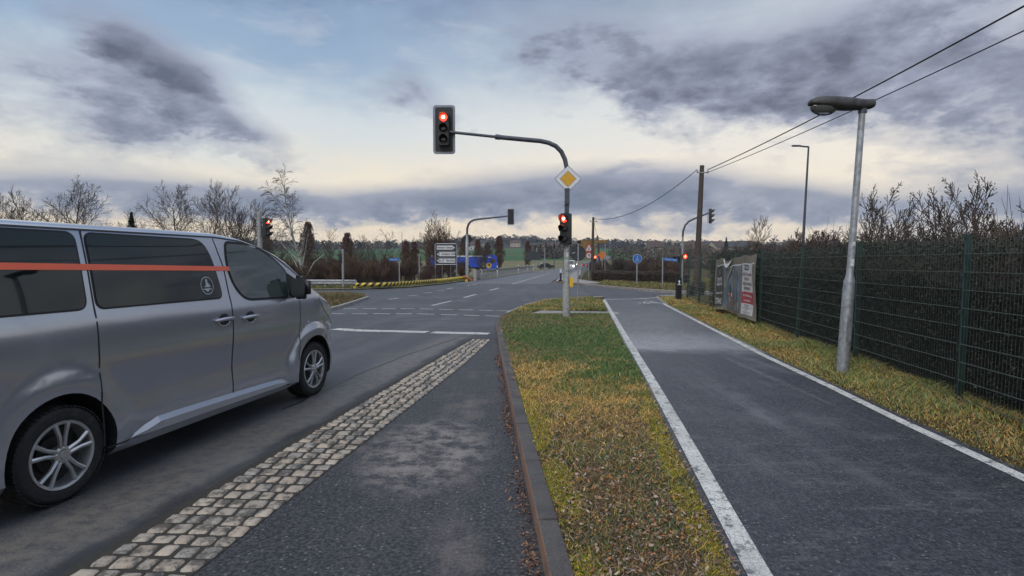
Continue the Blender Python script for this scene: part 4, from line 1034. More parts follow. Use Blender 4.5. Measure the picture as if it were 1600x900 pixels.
# ------------------------------------------------------------------ street lamps
def lamp_big():
    r_ = thing('street_lamp', tuple(G(1316,585,KZ)), 'grey street lamp with a large hooded lantern, standing at the near fence', 'street lamp')
    p = MB(); ln = .050
    p.M = Matrix.Shear('XY', 4, (ln*1.0, 0)); 
    p.lathe([(.082,-.05),(.080,.4),(.076,1.20),(.071,1.26),(.073,1.30),(.050,1.38),(.046,1.42),(.041,3.69)], 24); po = p.build('pole', M_steel, r_, True, 30)
    d_ = MB(); d_.M = p.M; d_.prism(rrect(.07,.30,.01), 0, .003, T(0,-.080,.62) @ UP); d_.build('access_door', M_steel, po)
    for a_ in (((.05,.004,.10),(-.008,-.050,1.56)),((.035,.004,.05),(-.005,-.049,1.82))): s_ = MB(); s_.M = p.M; s_.cbox((0,0,0),a_[0],T(*a_[1])); s_.build('sticker', pm('pale_stickers', (.6,.6,.6), .6,0,.3,40), po)
    # lantern: lofted hood along -X
    tx = .185; st_ = [(.14,.050,.07,.05),(.12,.055,.075,.06),(.0,.065,.08,.075),(-.20,.090,.105,.085),(-.40,.105,.125,.075),(-.56,.100,.125,.055),(-.66,.080,.105,.04),(-.72,.050,.07,.02),(-.745,.015,.02,.008)]
    hb = MB(); rings=[]; n=20
    for x,up,wd,dn in st_:
        rg=[]
        for k in range(n):
            a = 2*math.pi*k/n; y_ = wd*math.copysign(abs(math.cos(a))**.8, math.cos(a)); z_ = (up if math.sin(a)>0 else dn)*math.copysign(abs(math.sin(a))**.8, math.sin(a))
            rg.append(hb.vt((tx+x, y_, 3.73+z_+ .06*min(0,x+.3)*-.25)))
        rings.append(rg)
    for a_,b_ in zip(rings,rings[1:]):
        for j in range(n): hb.fc(a_[j],b_[j],b_[(j+1)%n],a_[(j+1)%n])
    hb.fc(*rings[0]); hb.fc(*reversed(rings[-1]))
    ho = hb.build('lantern', pm('weathered_lamp_hood', (.055,.055,.058), .55, .2, .5, 14, .3, dirt=(.13,.12,.11)), r_, True, 40)
    gb = MB(); gb.M = T(tx-.53,0,3.70)
    m_=10
    for i in range(m_):
        for j in range(20):
            def q(ii,jj):
                th = math.pi/2*ii/m_; ph=2*math.pi*jj/20; return (.19*math.cos(th)*math.cos(ph), .10*math.cos(th)*math.sin(ph), -.125*math.sin(th))
            gb.quad(q(i,j),q(i+1,j),q(i+1,j+1),q(i,j+1))
    tg = MT('lamp_glass'); tg.set(Base_Color=(.35,.36,.36), Roughness=.08, Transmission_Weight=.75, IOR=1.3); gb.build('glass_bowl', tg.m, r_, True)
    ib = MB(); ib.tube([(tx-.64,0,3.665),(tx-.45,0,3.66)], [.035,.03], 10); ib.box((tx-.70,-.07,3.69),(tx-.38,.07,3.70)); ib.build('lamp_tube', pm('lamp_bulb',(.6,.6,.58),.3), r_, True, 40)
    nk = MB(); nk.cbox((0,0,0),(.13,.10,.10), T(tx+.07,0,3.735)); nk.lathe([(.055,-.12),(.055,-.02)],14,T(tx-.0,0,3.73)); nk.build('mounting_neck', M_darksteel, r_)
    return r_
lamp_big()
Yl = 32; r_ = thing('street_lamp', (XU(1251,Yl),Yl,0), 'slim dark street lamp with a flat head, behind the fence and shrubs', 'street lamp')
p = MB(); p.M = Matrix.Shear('XY',4,(.035,0)); p.lathe([(.09,0),(.085,2),(.06,5),(.045,8.0)], 12); p.build('pole', M_darksteel, r_, True, 35)
p = MB(); p.tube([(.28,0,8.0),(.0,0,8.02),(-.25,0,8.05)], [.05,.045,.04], 8); p.build('arm', M_darksteel, r_, True, 35)
p = MB(); p.prism([(-.60,-.10),(-.18,-.09),(-.15,0),(-.18,.09),(-.60,.10),(-.66,0)], 8.02, 8.09); p.build('lamp_head', M_darksteel, r_)

# ------------------------------------------------------------------ wooden poles and wires
M_wood = pm('tarred_wood_pole', (.065,.05,.04), .85, 0, .4, 14, .6, dirt=(.12,.1,.085))
def wpole(x, y, h, r0, lean, label, ins=True):
    r_ = thing('utility_pole', (x,y,tz(x,y)-.05), label, 'utility pole')
    p = MB(); p.tube([(0,0,-.1),(lean*.5,0,h*.5),(lean,0,h)], [r0,r0*.85,r0*.68], 14); p.build('pole', M_wood, r_, True, 40)
    if ins:
        c = MB(); c.cbox((0,0,0),(.75,.06,.07), T(lean,-.12,h-.45)); c.build('crossarm', M_steel, r_)
        for s_ in (-.32,.32):
            i_ = MB(); i_.lathe([(.035,0),(.05,.05),(.03,.08),(.045,.12),(.0001,.14)], 10, T(lean+s_,-.12,h-.41)); i_.build('insulator', pm('porcelain',(.35,.33,.3),.3,coat=.6), r_, True)
    return r_
wx, wy = XU(1088,36), 36.0
wpole(wx, wy, 7.7, .20, .26, 'dark wooden utility pole carrying wires, rising behind the fence end')
wpole(XU(925,59), 59, 6.3, .17, .1, 'dark wooden pole at the footpath, nearer of the two far ones')
wpole(XU(938,84), 84, 5.6, .16, -.45, 'leaning dark pole beyond the footpath, farthest of the wooden ones')
def wire(p0, p1, sag, r, label):
    p0 = Vector(p0); p1 = Vector(p1); pts = [p0.lerp(p1,k/40)-Vector((0,0,sag*4*(k/40)*(1-k/40))) for k in range(41)]
    mb = MB(); mb.tube(pts, r, 5, False); o = mb.build('overhead_wire', M_black, None, True); tag(o, label, 'wire')
top_ = (wx+.24, wy-.12, 7.25)
wire((wx+.58,wy-.12,7.38), (11.6,-16,9.6), .75, .026, 'thicker upper overhead wire running from the wooden pole past the lamp')
wire((wx+.50,wy-.12,7.18), (12.3,-16,8.7), .7, .018, 'thinner lower overhead wire running from the wooden pole past the lamp')
wire((wx-.08,wy-.12,7.38), (XU(925,59)+.1,58.9,6.1), 1.0, .022, 'sagging overhead wire between the wooden pole and the farther pole')
wire((XU(925,59)+.1,59,6.1), (XU(938,84)-.4,84,5.3), .15, .02, 'short overhead wire between the two far wooden poles')
wire((XU(938,84)-.4,84,5.3), (40,135,4.0), .8, .02, 'faint overhead wire leading right from the leaning far pole')
wire((wx+.26,wy,6.0), (wx+2.2,wy+8,1.0), .05, .010, 'thin guy wire slanting down from the wooden pole')

# ------------------------------------------------------------------ wire fence and banner
M_fence = pm('dark_green_coated_wire', (.020,.045,.038), .45, 0, .3, 12)
M_wirel = pm('fence_wire', (.10,.13,.12), .4, .2, .25, 20)
fdir = Vector((.129,1,0)).normalized(); fang = math.atan2(.129,1)
fence = thing('mesh_fence', (fx(0),0,KZ), 'dark green welded wire mesh fence along the cycle path', 'fence')
ysf = [-3.6,-1.1,1.4,3.9,6.4,8.9,11.4,13.9,16.4,18.9,21.4,23.9,25.7]
leans = [random.Random(9+i).uniform(.0,.05) for i in range(len(ysf))]; FH = 1.84
for i,y in enumerate(ysf):
    p = MB(); p.M = T(.129*y,y,0) @ RZ(-fang) @ Matrix.Shear('XY',4,(leans[i],-.01)); p.box((-.03,-.02,-.1),(.03,.02,FH+.02)); p.box((-.034,-.024,FH+.02),(.034,.024,FH+.035))
    for k in range(5): p.box((-.045,-.03,.15+k*.42),(-.028,.03,.19+k*.42))
    p.build('post', M_fence, fence)
for i in range(len(ysf)-1):
    ya, yb_ = ysf[i]+.03, ysf[i+1]-.03; mb = MB(); mb2 = MB(); la, lb = leans[i], leans[i+1]
    def fp(y, z, off=0):
        l = la+(lb-la)*(y-ya)/(yb_-ya); return Vector((.129*y+l*z-.045+off, y-.01*z, z))
    zz = .06
    k = 0
    while zz < FH+.01:
        for o_ in (-.006,.006): mb.tube([fp(ya,zz,o_), fp((ya+yb_)/2,zz-.004,o_), fp(yb_,zz,o_)], .0042 if o_<0 else .0042, 4, False)
        zz += .2
    nv = int((yb_-ya)/.05)
    for j in range(nv+1):
        y = ya+(yb_-ya)*j/nv; mb.tube([fp(y,.04), fp(y,FH-.03)], .0011, 3, False)
    mb.build('mesh_panel', M_wirel, fence)
# banner hung on the fence
def banner():
    y0_, y1_ = 18.1, 13.75; L_ = (y0_-y1_)/math.cos(fang); nx_, nz_ = 70, 26
    r_ = thing('advertising_banner', (fx(y0_)-.10, y0_, KZ), 'crumpled advertising banner with a photo and a red box, tied to the fence', 'banner')
    r_.rotation_euler = (0,0,-fang-math.pi/2)       # local +X runs towards the viewer, local -Y faces the path
    def surf(s_, q, e=0.0):   # s_ 0..1 left to right, q 0..1 bottom to top
        x = s_*L_; top = 1.66 + .10*s_ - .10*math.exp(-((s_-.42)/.09)**2) - .015*math.sin(s_*23); bot = .10 + .05*s_ + (.08*math.exp(-((s_-.28)/.12)**2)) + .015*math.sin(s_*17)
        z = bot + (top-bot)*q
        y = -.03 - .010*math.sin(s_*31+q*3) - .014*math.sin(s_*11+q*5) - .035*math.exp(-((s_-.42)/.10)**2)*q**3*2 - .05*max(0,.16-q)*math.sin(s_*9)*3
        x += .02*math.sin(q*7)
        return Vector((x, y-e, z))
    def sheet(s0,s1,q0,q1,e,mat,name,par,n1=None,n2=None,th=False):
        n1 = n1 or max(2,int((s1-s0)*nx_)); n2 = n2 or max(2,int((q1-q0)*nz_)); mb = MB()
        idx_ = [[mb.vt(surf(s0+(s1-s0)*i/n1, q0+(q1-q0)*j/n2, e)) for i in range(n1+1)] for j in range(n2+1)]
        for j in range(n2):
            for i in range(n1): mb.fc(idx_[j][i],idx_[j][i+1],idx_[j+1][i+1],idx_[j+1][i])
        return mb.build(name, mat, par, True)
    sheet(0,1,0,1,0,pm('beige_banner_cloth',(.20,.175,.13),.6,0,.3,3,dirt=(.12,.11,.09)),'banner_cloth',r_)
    fold = MB(); fpts = [(surf(.30+.02*k, .99-.05*math.sin(k/11*math.pi), .02)) for k in range(12)]
    for a_,b_,k in zip(fpts, fpts[1:], range(11)):
        h0 = .10*math.sin((k)/11*math.pi); h1 = .10*math.sin((k+1)/11*math.pi)
        fold.quad(a_-Vector((0,.02,h0)), b_-Vector((0,.02,h1)), b_+Vector((0,0,.01)), a_+Vector((0,0,.01)))
    fold.build('folded_edge', pm('white_banner_back',(.6,.6,.58),.6), r_, True)
    sheet(.03,.97,.86,.875,.003,M_white,'border_line',r_)
    sheet(.03,.24,.06,.86,.003,pm('brown_banner_panel',(.05,.042,.034),.6,0,.3,2),'left_panel',r_)
    # picture area: an abstract of steel bars and workers' clothing colours
    t_ = MT('printed_picture'); a1 = t_.noise(3.0,4,.7,t_.co((3.2,1,1.0))); a2 = t_.vor(3.4,t_.co((3,1,1.4)),'Color'); sp_ = t_.n('ShaderNodeSeparateColor'); t_.put(sp_.inputs[0], a2)
    cc = t_.mix(t_.ss(a1,.3,.7),(.025,.035,.045),(.20,.25,.29)); cc = t_.mix(t_.math('GREATER_THAN', sp_.outputs[0], .72), cc, (.10,.13,.15)); cc = t_.mix(t_.math('GREATER_THAN', sp_.outputs[1], .9), cc, (.34,.27,.17))
    t_.set(Base_Color=cc, Roughness=.5); pic = sheet(.24,.68,.07,.86,.003,t_.m,'picture',r_)
    for (s0,q0,s1,q1,wd,col) in ((.34,.50,.48,.85,.018,(.42,.32,.18)),(.30,.56,.33,.84,.014,(.36,.30,.2)),(.42,.62,.51,.85,.02,(.03,.03,.03)),(.52,.1,.54,.8,.012,(.02,.03,.035)),(.60,.1,.615,.84,.012,(.03,.045,.05)),(.45,.12,.46,.5,.02,(.03,.04,.05))):
        mb = MB(); n_=8
        for k in range(n_):
            f0=k/n_; f1=(k+1)/n_; a_=(s0+(s1-s0)*f0,q0+(q1-q0)*f0); b_=(s0+(s1-s0)*f1,q0+(q1-q0)*f1)
            mb.quad(surf(a_[0]-wd/2,a_[1],.005),surf(a_[0]+wd/2,a_[1],.005),surf(b_[0]+wd/2,b_[1],.005),surf(b_[0]-wd/2,b_[1],.005))
        mb.build('printed_bar', pm('print_%d'%int(col[0]*1000+col[2]*10), col, .5), pic)
    rr = random.Random(2)
    mb = MB(); mb2 = MB()
    for k in range(16):
        s0 = .36+rr.uniform(0,.12); q0=.12+rr.uniform(0,.24); w_=rr.uniform(.01,.03); h_=rr.uniform(.02,.07); (mb if k%3 else mb2).quad(surf(s0,q0,.007),surf(s0+w_,q0,.007),surf(s0+w_*.8,q0+h_,.007),surf(s0,q0+h_,.007))
    mb.build('printed_figures', pm('print_red',(.50,.05,.035),.5), pic); mb2.build('printed_figures', pm('print_pale',(.5,.5,.5),.5), pic)
    wp = sheet(.70,.93,.42,.87,.004,pm('white_print_panel',(.55,.54,.53),.55,0,.08,5),'white_panel',r_)
    rp = sheet(.70,.93,.235,.42,.004,pm('red_print_panel',(.38,.035,.045),.55,0,.15,5),'red_panel',r_)
    lp = sheet(.70,.93,.06,.235,.004,_mc['white_print_panel'],'lower_white_panel',r_)
    def word(s, sc, qc, hq, mat, par, width, bold=.004, align='CENTER'):
        mb = text_mb(s, 1.0, Matrix.Identity(4), 0.0, align, 1.0, 0.012)
        xs_ = [v[0] for v in mb.v]; zs_ = [v[1] for v in mb.v]; wd = max(xs_)-min(xs_); ht = max(zs_)-min(zs_); x0=min(xs_); z0=min(zs_)
        mb.v = [tuple(surf(sc+((v[0]-x0)/wd-.5)*width, qc+((v[1]-z0)/ht-.5)*hq, .009)) for v in mb.v]; mb.build('printed_words', mat, par)
    dk = pm('dark_print',(.05,.05,.06),.5); rd = pm('dark_red_print',(.16,.03,.03),.5); wt = pm('white_print',(.7,.7,.7),.5)
    lg = sheet(.775,.855,.765,.85,.006,dk,'printed_logo',wp); word('WDS',.815,.808,.045,wt,wp,.065)
    for q_, s_, w_ in ((.70,'DEUTSCHLANDS',.20),(.625,'BESTE',.09),(.55,'AUSBILDUNGS-',.20),(.475,'BETRIEBE',.13)): word(s_,.815,q_,.045,rd,wp,w_)
    word('Ausbildung',.815,.36,.05,wt,rp,.18); word('vormerken',.815,.285,.035,wt,rp,.14)
    for q_, s_, w_ in ((.205,'Karriere',.10),(.165,'ausbildung.info',.17),(.13,'Tel.',.05),(.095,'wir suchen dich',.15)): word(s_,.815,q_,.018,dk,lp,w_)
    lpn = [c for c in r_.children if c.name.startswith('left_panel')][0]
    word('SäT',.135,.74,.08,pm('pale_red_print',(.34,.25,.22),.5),lpn,.08); word('STARKER',.135,.60,.06,wt,lpn,.15); sheet(.06,.21,.553,.560,.006,wt,'printed_line',lpn); word('PARTNER',.135,.50,.06,wt,lpn,.15)
    word('Awaria Süd',.13,.33,.045,wt,lpn,.16); word('STAHL!',.125,.17,.12,wt,lpn,.17)
    return r_
banner()
# dark control cabinet post at the fence end
q = G(1060,468.5,KZ); r_ = thing('bollard', (q.x,q.y,KZ), 'black box-shaped bollard with a pale arrow, where the fence ends', 'bollard')
p = MB(); p.prism(rrect(.22,.18,.02), 0, .93); p.build('post', M_black, r_)
p = MB(); p.prism([(-.02,.66),(.02,.66),(.02,.76),(.05,.76),(0,.84),(-.05,.76),(-.02,.76)], 0, .004, T(0,-.09,0) @ UP); p.box((-.08,-.094,.63),(.08,-.09,.65)); p.build('arrow_mark', M_white, r_)

# ------------------------------------------------------------------ signs
def signpost(u, vb, H, label, r=.03, z=0, cat='sign', name='sign_post', Y=None):
    q = G(u,vb,z) if Y is None else Vector((XU(u,Y),Y,tz(XU(u,Y),Y)-.05)); t_ = thing(name, (q.x,q.y,q.z), label, cat); p = MB(); p.lathe([(r,-.1),(r,H),(r*.7,H+.01)], 10); p.build('pole', M_steel, t_, True, 35); return t_, q
M_back = pm('sign_back', (.045,.052,.058), .5, .3, .2, 9)
M_blue = pm('blue_sign_face', (.02,.13,.42), .45, 0, .1, 9); M_redf = pm('red_sign_face', (.45,.03,.03), .45, 0, .1, 9); M_wf = pm('white_sign_face', (.55,.56,.58), .5, 0, .1, 9); M_signorange = pm('ochre_sign_board', (.20,.115,.04), .55, 0, .3, 1.5)
s1, q = signpost(903, 473.5, 2.28, 'grey back of a round sign on a thin pole beside the near mast', .028, KZ, 'traffic sign', 'round_sign')
disc_mb(.30, 0, .012).build('sign_disc', M_back, s1).location = (0,.03,1.95-KZ+.05)
p = MB(); p.cbox((0,0,0),(.12,.003,.02), T(-.17,.027,1.93) @ Matrix.Rotation(R(-20),4,'Y')); p.build('sticker', M_wf, s1); p = MB(); p.lathe([(.06,0),(.06,.12)],10,T(0.04,.0,2.28)); p.build('pole_cap', M_black, s1)
s2, q = signpost(995, 444.5, 2.05, 'round blue sign for pedestrians and cyclists beyond the side road', .05, .09, 'traffic sign', 'cycle_path_sign')
d_ = disc_mb(.32,-.02,0); o_ = d_.build('sign_rim', M_wf, s2); o_.location=(0,-.055,1.82); f_ = disc_mb(.30,-.024,0).build('sign_face', M_blue, o_)
pic = MB(); pic.cbox((0,0,0),(.24,.004,.012), T(0,-.027,0)); pic.cbox((0,0,0),(.035,.004,.11), T(.0,-.027,.10)); pic.cbox((0,0,0),(.035,.004,.035), T(0,-.027,.19)); pic.cbox((0,0,0),(.10,.004,.02), T(.02,-.027,.14))
for s_ in (-.07,.07):
    for k in range(12):
        a0,a1=2*math.pi*k/12,2*math.pi*(k+1)/12; pic.quad(*[(s_+rr_*math.cos(a),-.028,-.12+rr_*math.sin(a)) for rr_,a in ((.06,a0),(.06,a1),(.045,a1),(.045,a0))])
pic.cbox((0,0,0),(.12,.004,.015), T(0,-.027,-.06)); pic.build('pictogram', M_wf, o_)
s3, q = signpost(1035, 448.5, 1.85, 'blue street name blade on a pole right of the round blue sign', .045, .09, 'street sign', 'street_name_sign')
M_ = T(.05,-.02,1.78) @ RZ(R(-12)) @ Matrix.Rotation(R(6),4,'Y'); p = MB(); p.prism([(0,-.09),(.86,-.09),(.86,.09),(0,.09)], 0, .02, M_ @ UP); bl = p.build('name_blade', M_blue, s3)
text_mb('Weimarer Straße', .13, M_ @ T(.43,-.021,0) @ UP, .002, 'CENTER', .78).build('lettering', M_wf, bl)
s4, q = signpost(920, 434, 2.3, 'pole with a red warning triangle above a round 70 sign by the footpath', .04, .1, 'traffic sign', 'warning_sign', Y=61)
def tri(s_): return roundpoly([(-s_/2,-s_*.289),(s_/2,-s_*.289),(0,s_*.577)], .05, 3)
o_ = plate(tri(1.0), -.06, .01).build('triangle_plate', M_redf, s4); o_.location=(0,0,3.15)
plate(tri(.72), -.064, .004).build('triangle_face', M_wf, o_)
pic = MB(); [pic.prism(pp, 0, .003, T(0,-.064,0) @ UP) for pp in ([(-.14,-.15),(-.07,-.15),(-.03,.0),(-.05,.18),(-.08,.18),(-.08,.0)],[(.14,-.15),(.07,-.15),(.03,.0),(.05,.18),(.08,.18),(.08,.0)])]; pic.build('pictogram', M_black, o_)
o_ = disc_mb(.36,-.06,-.05).build('round_plate', M_redf, s4); o_.location=(0,0,2.42); disc_mb(.27,-.064,-.06).build('round_face', M_wf, o_); text_mb('70', .36, T(0,-.067,0) @ UP, .003, 'CENTER', .9, .01).build('lettering', M_black, o_)
p = MB(); p.lathe([(.05,0),(.045,3.7)],10); p.build('upper_pole', M_steel, s4)
qb = A(917,400,63); s5 = thing('direction_board', (qb.x,63,0), 'large ochre board behind the warning triangle and 70 sign', 'sign board')
p = MB(); p.box((-.75,0,2.2),(.9,.05,4.05)); p.box((-.75,-.004,3.75),(2.2,.055,4.08)); p.build('board', M_signorange, s5); p = MB(); p.lathe([(.05,0),(.05,4.0)],8,T(-.6,.1,0)); p.lathe([(.05,0),(.05,4.0)],8,T(2.0,.1,0)); p.build('posts', M_steel, s5)
qb = A(941,402,78); s6 = thing('warning_sign', (qb.x,78,tz(qb.x,78)-.1), 'orange rhombus sign on a thin pole past the leaning pole', 'traffic sign')
p = MB(); p.lathe([(.05,0),(.05,2.6)],8); p.build('pole', M_steel, s6); p = MB(); p.prism([(-.62,0),(0,-.62),(.62,0),(0,.62)],0,.02,T(0,-.06,2.75)@UP); p.build('sign_face', pm('orange_sign_face',(.55,.16,.03),.5), s6)
qb = A(929,404,74); s7 = thing('pedestrian_light', (qb.x,74,tz(qb.x,74)-.1), 'small red pedestrian light beyond the nearer far pole', 'traffic light')
p = MB(); p.lathe([(.06,0),(.06,2.6)],8); p.build('pole', M_darksteel, s7); signal_head(s7,(0,-.15,2.25),0,0,False,n=2,pitch=.42,r=.19,visor=.1)

# white direction board with three arrows
qb = G(697,436.5); s8 = thing('direction_board', (qb.x,qb.y,-.1), 'framed board with three white direction arrows behind the yellow barrier', 'sign board')
W8, H0, H1 = 2.08, 1.55, 3.55
fr = MB()
for s_ in (-1,1): fr.tube([(s_*W8/2,0,-.2),(s_*W8/2,0,H1-.1),(s_*(W8/2-.1),0,H1)], .045, 8)
fr.tube([(-W8/2+.1,0,H1),(W8/2-.1,0,H1)], .04, 8); fr.tube([(-W8/2,0,H0),(W8/2,0,H0)], .035, 8); fr.tube([(-W8/2,0,H0+.63),(W8/2,0,H0+.63)], .02, 6); fr.tube([(-W8/2,0,H0+1.27),(W8/2,0,H0+1.27)], .02, 6)
fr.build('frame', M_steel, s8, True, 40)
bkp = MB(); bkp.box((-W8/2+.03,.03,H0+.03),(W8/2-.03,.045,H1-.04)); bkp.build('dark_backing', M_back, s8)
for k,(d_,tx_) in enumerate(((1,'Seemark  Steinpur'),(-1,'◁ 51   Kaufpark 1540'),(-1,'Ilm 27    Bad Köst'))):
    zc = H1-.36-k*.635; a_=.90; b_=.20
    poly = [(-a_,-b_),(a_-.28,-b_),(a_,0),(a_-.28,b_),(-a_,b_)]; poly = poly if d_==1 else [(-x,z) for x,z in reversed(poly)]
    pa = plate(poly, .012, .012).build('arrow_panel', M_wf, s8); pa.location=(0,0,zc); tx_ = tx_.replace('◁ ','')
    text_mb(tx_, .27, T(-.06*d_,.009,0) @ UP, .003, 'CENTER', .80, .006).build('lettering', pm('dark_letters',(.03,.05,.06),.5), pa)
# dark board seen from behind, far left of the road
qb = A(838,408,108); s9 = thing('direction_board', (qb.x,108,0), 'dark back of a large board on pale posts far left of the road', 'sign board')
p = MB(); p.box((-1.9,0,2.1),(.9,.05,3.65)); [p.box((-1.95,.04,z),(.95,.09,z+.06)) for z in (2.1,2.85,3.6)]; p.build('board', M_back, s9); p = MB(); [p.lathe([(.09,0),(.09,4.4)],8,T(x,.1,0)) for x in (.1,1.6)]; p.build('posts', M_steel, s9)
# small blue blade left
s10, q = signpost(624, 438, 0.9, 'small blue street name blade on a short pole behind the striped barrier', .05, 0, 'street sign', 'street_name_sign', Y=44)
s10.children[0].scale=(1,1,1); 
p = MB(); p.lathe([(.045,0),(.045,2.0)],8); p.build('upper_pole', M_steel, s10)
p = MB(); p.prism([(-.78,1.82),(.02,1.82),(.02,2.02),(-.78,2.02)],0,.02,T(0,-.05,0)@UP); bl=p.build('name_blade', M_blue, s10); text_mb('Saale Ufer', .15, T(-.38,-.071,1.92) @ UP, .002,'CENTER',.9).build('lettering', M_wf, bl)
for u,vb,vt,Y_,lb in ((655,437,399,48,'thin grey post left of the arrow board, with a short cross head'),(691,433,412,58,'short thin post under the left of the arrow board'),(704,433,412,59,'short thin post under the right of the arrow board')):
    z1 = A(u,vt,Y_).z; t_, q = signpost(u,vb,z1+.1,lb,.045,0,'post','sign_post',Y=Y_)
    p = MB(); p.cbox((0,0,0),(.30,.05,.05),T(0,0,z1+.1)); p.build('cap', M_steel, t_)

# ------------------------------------------------------------------ barriers
def guard(name, pts, label, mat, zc=.42, gap=2.0, h=.30, zfun=None):
    root = thing(name, (pts[0][0],pts[0][1],0), label, 'crash barrier'); o0 = Vector((pts[0][0],pts[0][1],0))
    pl = resample([Vector(p) for p in pts], gap)
    prof = [(-h/2,0),(-h/2+.04,.045),(-.05,.045),(-.02,0),(.02,0),(.05,.045),(h/2-.04,.045),(h/2,0)]
    mb = MB(); rows=[]
    nn = offset(pl, 1.0)
    for p_, n_ in zip(pl, nn):
        nrm = (n_-p_).normalized(); b_ = tz(p_.x,p_.y) if p_.y>44 else 0
        rows.append([mb.vt((p_.x+nrm.x*d-o0.x, p_.y+nrm.y*d-o0.y, max(b_,-.2)+zc+z)) for z,d in prof])
    for a_,b_ in zip(rows,rows[1:]):
        for j in range(len(prof)-1): mb.fc(a_[j],a_[j+1],b_[j+1],b_[j])
    mb.build('rail', mat, root)
    for p_ in pl:
        q = MB(); q.cbox((0,0,0),(.08,.10,zc+.16),T(p_.x-o0.x-.0,p_.y-o0.y+.07,(zc+.1)/2-.02)); q.build('post', mat, root)
    return root
M_rail = pm('galvanised_rail', (.42,.44,.46), .45, .5, .25, 5, dirt=(.25,.24,.22))
guard('crash_barrier', [(-26,37.2),(-16,36.9),(-9.9,36.5)], 'grey steel crash barrier across the side road, seen beside the van mirror', M_rail, .40)
# striped low barrier beam
def striped():
    pts = [G(556,452),G(600,451.5),G(650,447.5),G(692,443.2),G(722,438.8),G(729,439.5)]
    pts = [Vector((p.x,p.y)) for p in pts]; root = thing('striped_barrier', (pts[0].x,pts[0].y,0), 'low yellow barrier beam with black slanted stripes along the verge', 'barrier'); o0 = Vector((pts[0].x,pts[0].y,0))
    pl = resample(pts, .5); V_=[];Q_=[];C_=[]; s_=0
    for i,p_ in enumerate(pl):
        if i: s_ += (pl[i]-pl[i-1]).length
        t_ = (pl[min(i+1,len(pl)-1)]-pl[max(i-1,0)]).normalized(); nr = Vector((t_.y,-t_.x)); q_ = p_-o0.xy
        for sg_,z_ in ((1,.17),(1,.39),(-1,.39),(-1,.17)): V_.append((q_.x+nr.x*.10*sg_, q_.y+nr.y*.10*sg_, z_)); C_.append((s_,z_,0))
    for i in range(len(pl)-1):
        for j in range(4): Q_.append((4*i+j,4*i+(j+1)%4,4*i+4+(j+1)%4,4*i+4+j))
    t = MT('striped_beam_paint'); a_ = t.n('ShaderNodeAttribute'); a_.attribute_name = 'Col'; sp = t.n('ShaderNodeSeparateXYZ'); t.put(sp.inputs[0], a_.outputs['Vector'])
    fr_ = t.math('FRACT', t.math('DIVIDE', t.math('SUBTRACT', sp.outputs[0], sp.outputs[1]), .42)); dk_ = t.math('MULTIPLY', t.math('GREATER_THAN', fr_, .52), t.math('LESS_THAN', sp.outputs[0], s_*.50))
    t.set(Base_Color=t.mix(dk_, t.mix(t.ss(t.noise(3,5,.6),.35,.7), (.75,.55,.07), (.55,.38,.06)), (.02,.02,.02)), Roughness=.55)
    npmesh('beam', V_, Q_, t.m, root, colors=C_)
    pf = resample(pts, 3.2)
    for p_ in pf:
        q = MB(); q.cbox((0,0,0),(.25,.25,.22),T(p_.x-o0.x,p_.y-o0.y,.06)); q.build('foot', pm('yellow_beam_paint',(.6,.42,.04)), root)
    e_ = pl[-1]-o0.xy; q = MB(); q.tube([(e_.x-.3,e_.y,.40),(e_.x+.1,e_.y,.30),(e_.x+.45,e_.y+.1,.02)], .14, 6); q.build('end_ramp', pm('rusty_end',(.30,.13,.06),.8,0,.4,5), root)
striped()
# bridge parapet rail
def parapet():
    a_ = G(744,438.3).xy; b_ = G(832,424.2).xy; L_=(b_-a_).length; ang=math.atan2(b_.y-a_.y,b_.x-a_.x)
    root = thing('bridge_parapet', (a_.x,a_.y,-.05), 'pale bridge parapet with open slats and marker posts, left of the road', 'parapet', ang)
    p = MB(); p.box((0,-.02,-.3),(1.6,.25,1.0)); p.build('end_wall', M_palekerb, root)
    p = MB(); p.box((2.4,-.06,.88),(L_,.06,1.03)); p.tube([(.9,-.08,.05),(1.6,-.08,.30),(2.6,-.08,.95)],.06,6); p.build('top_rail', M_palekerb, root)
    p = MB(); p.box((1.6,-.13,.42),(L_-1,-.05,.62)); p.box((1.0,-.12,.20),(1.8,-.05,.42)); p.build('crash_rail', M_rail, root)
    p = MB(); p.box((2.2,-.04,.0),(L_,.04,.10))
    x = 2.6
    while x < L_: p.box((x,-.03,.1),(x+.10,.03,.9)); x += .62
    sl = p.build('slats', M_palekerb, root)
    for x in (11,30,42,52):
        q = MB(); q.M = T(x,-.2,0); q.prism([(-.07,-.06),(.07,-.06),(.07,.06),(-.07,.06)],0.1,1.35); mp = q.build('marker_post', M_wf, root); q = MB(); q.M = T(x,-.2,0); q.prism([(-.075,-.065),(.075,-.065),(.075,.065),(-.075,.065)],.9,1.12); q.build('black_band', M_black, mp)
parapet()
gpts = [(float(road_c(y))+3.85+.3, y) for y in (56,64,72,80,92,104,120,140)]
guard('crash_barrier', gpts, 'grey crash barrier between the footpath and the far main road', M_rail, .55, 4)
hr = thing('handrail', (float(road_c(54))+6.0,54,.1), 'pale handrail along the outer edge of the footpath', 'railing')
hp = resample([Vector((float(road_c(y))+6.0-hr.location.x, y-54)) for y in (54,60,70,80,95,110)], 2.5); mb = MB(); mb.tube([(*p_,1.0) for p_ in hp], .035, 6); mb.tube([(*p_,.5) for p_ in hp], .025, 6); mb.build('rail', M_steel, hr, True)
for p_ in hp: q=MB(); q.lathe([(.03,0),(.03,1.0)],6,T(p_.x,p_.y,0)); q.build('post', M_steel, hr)
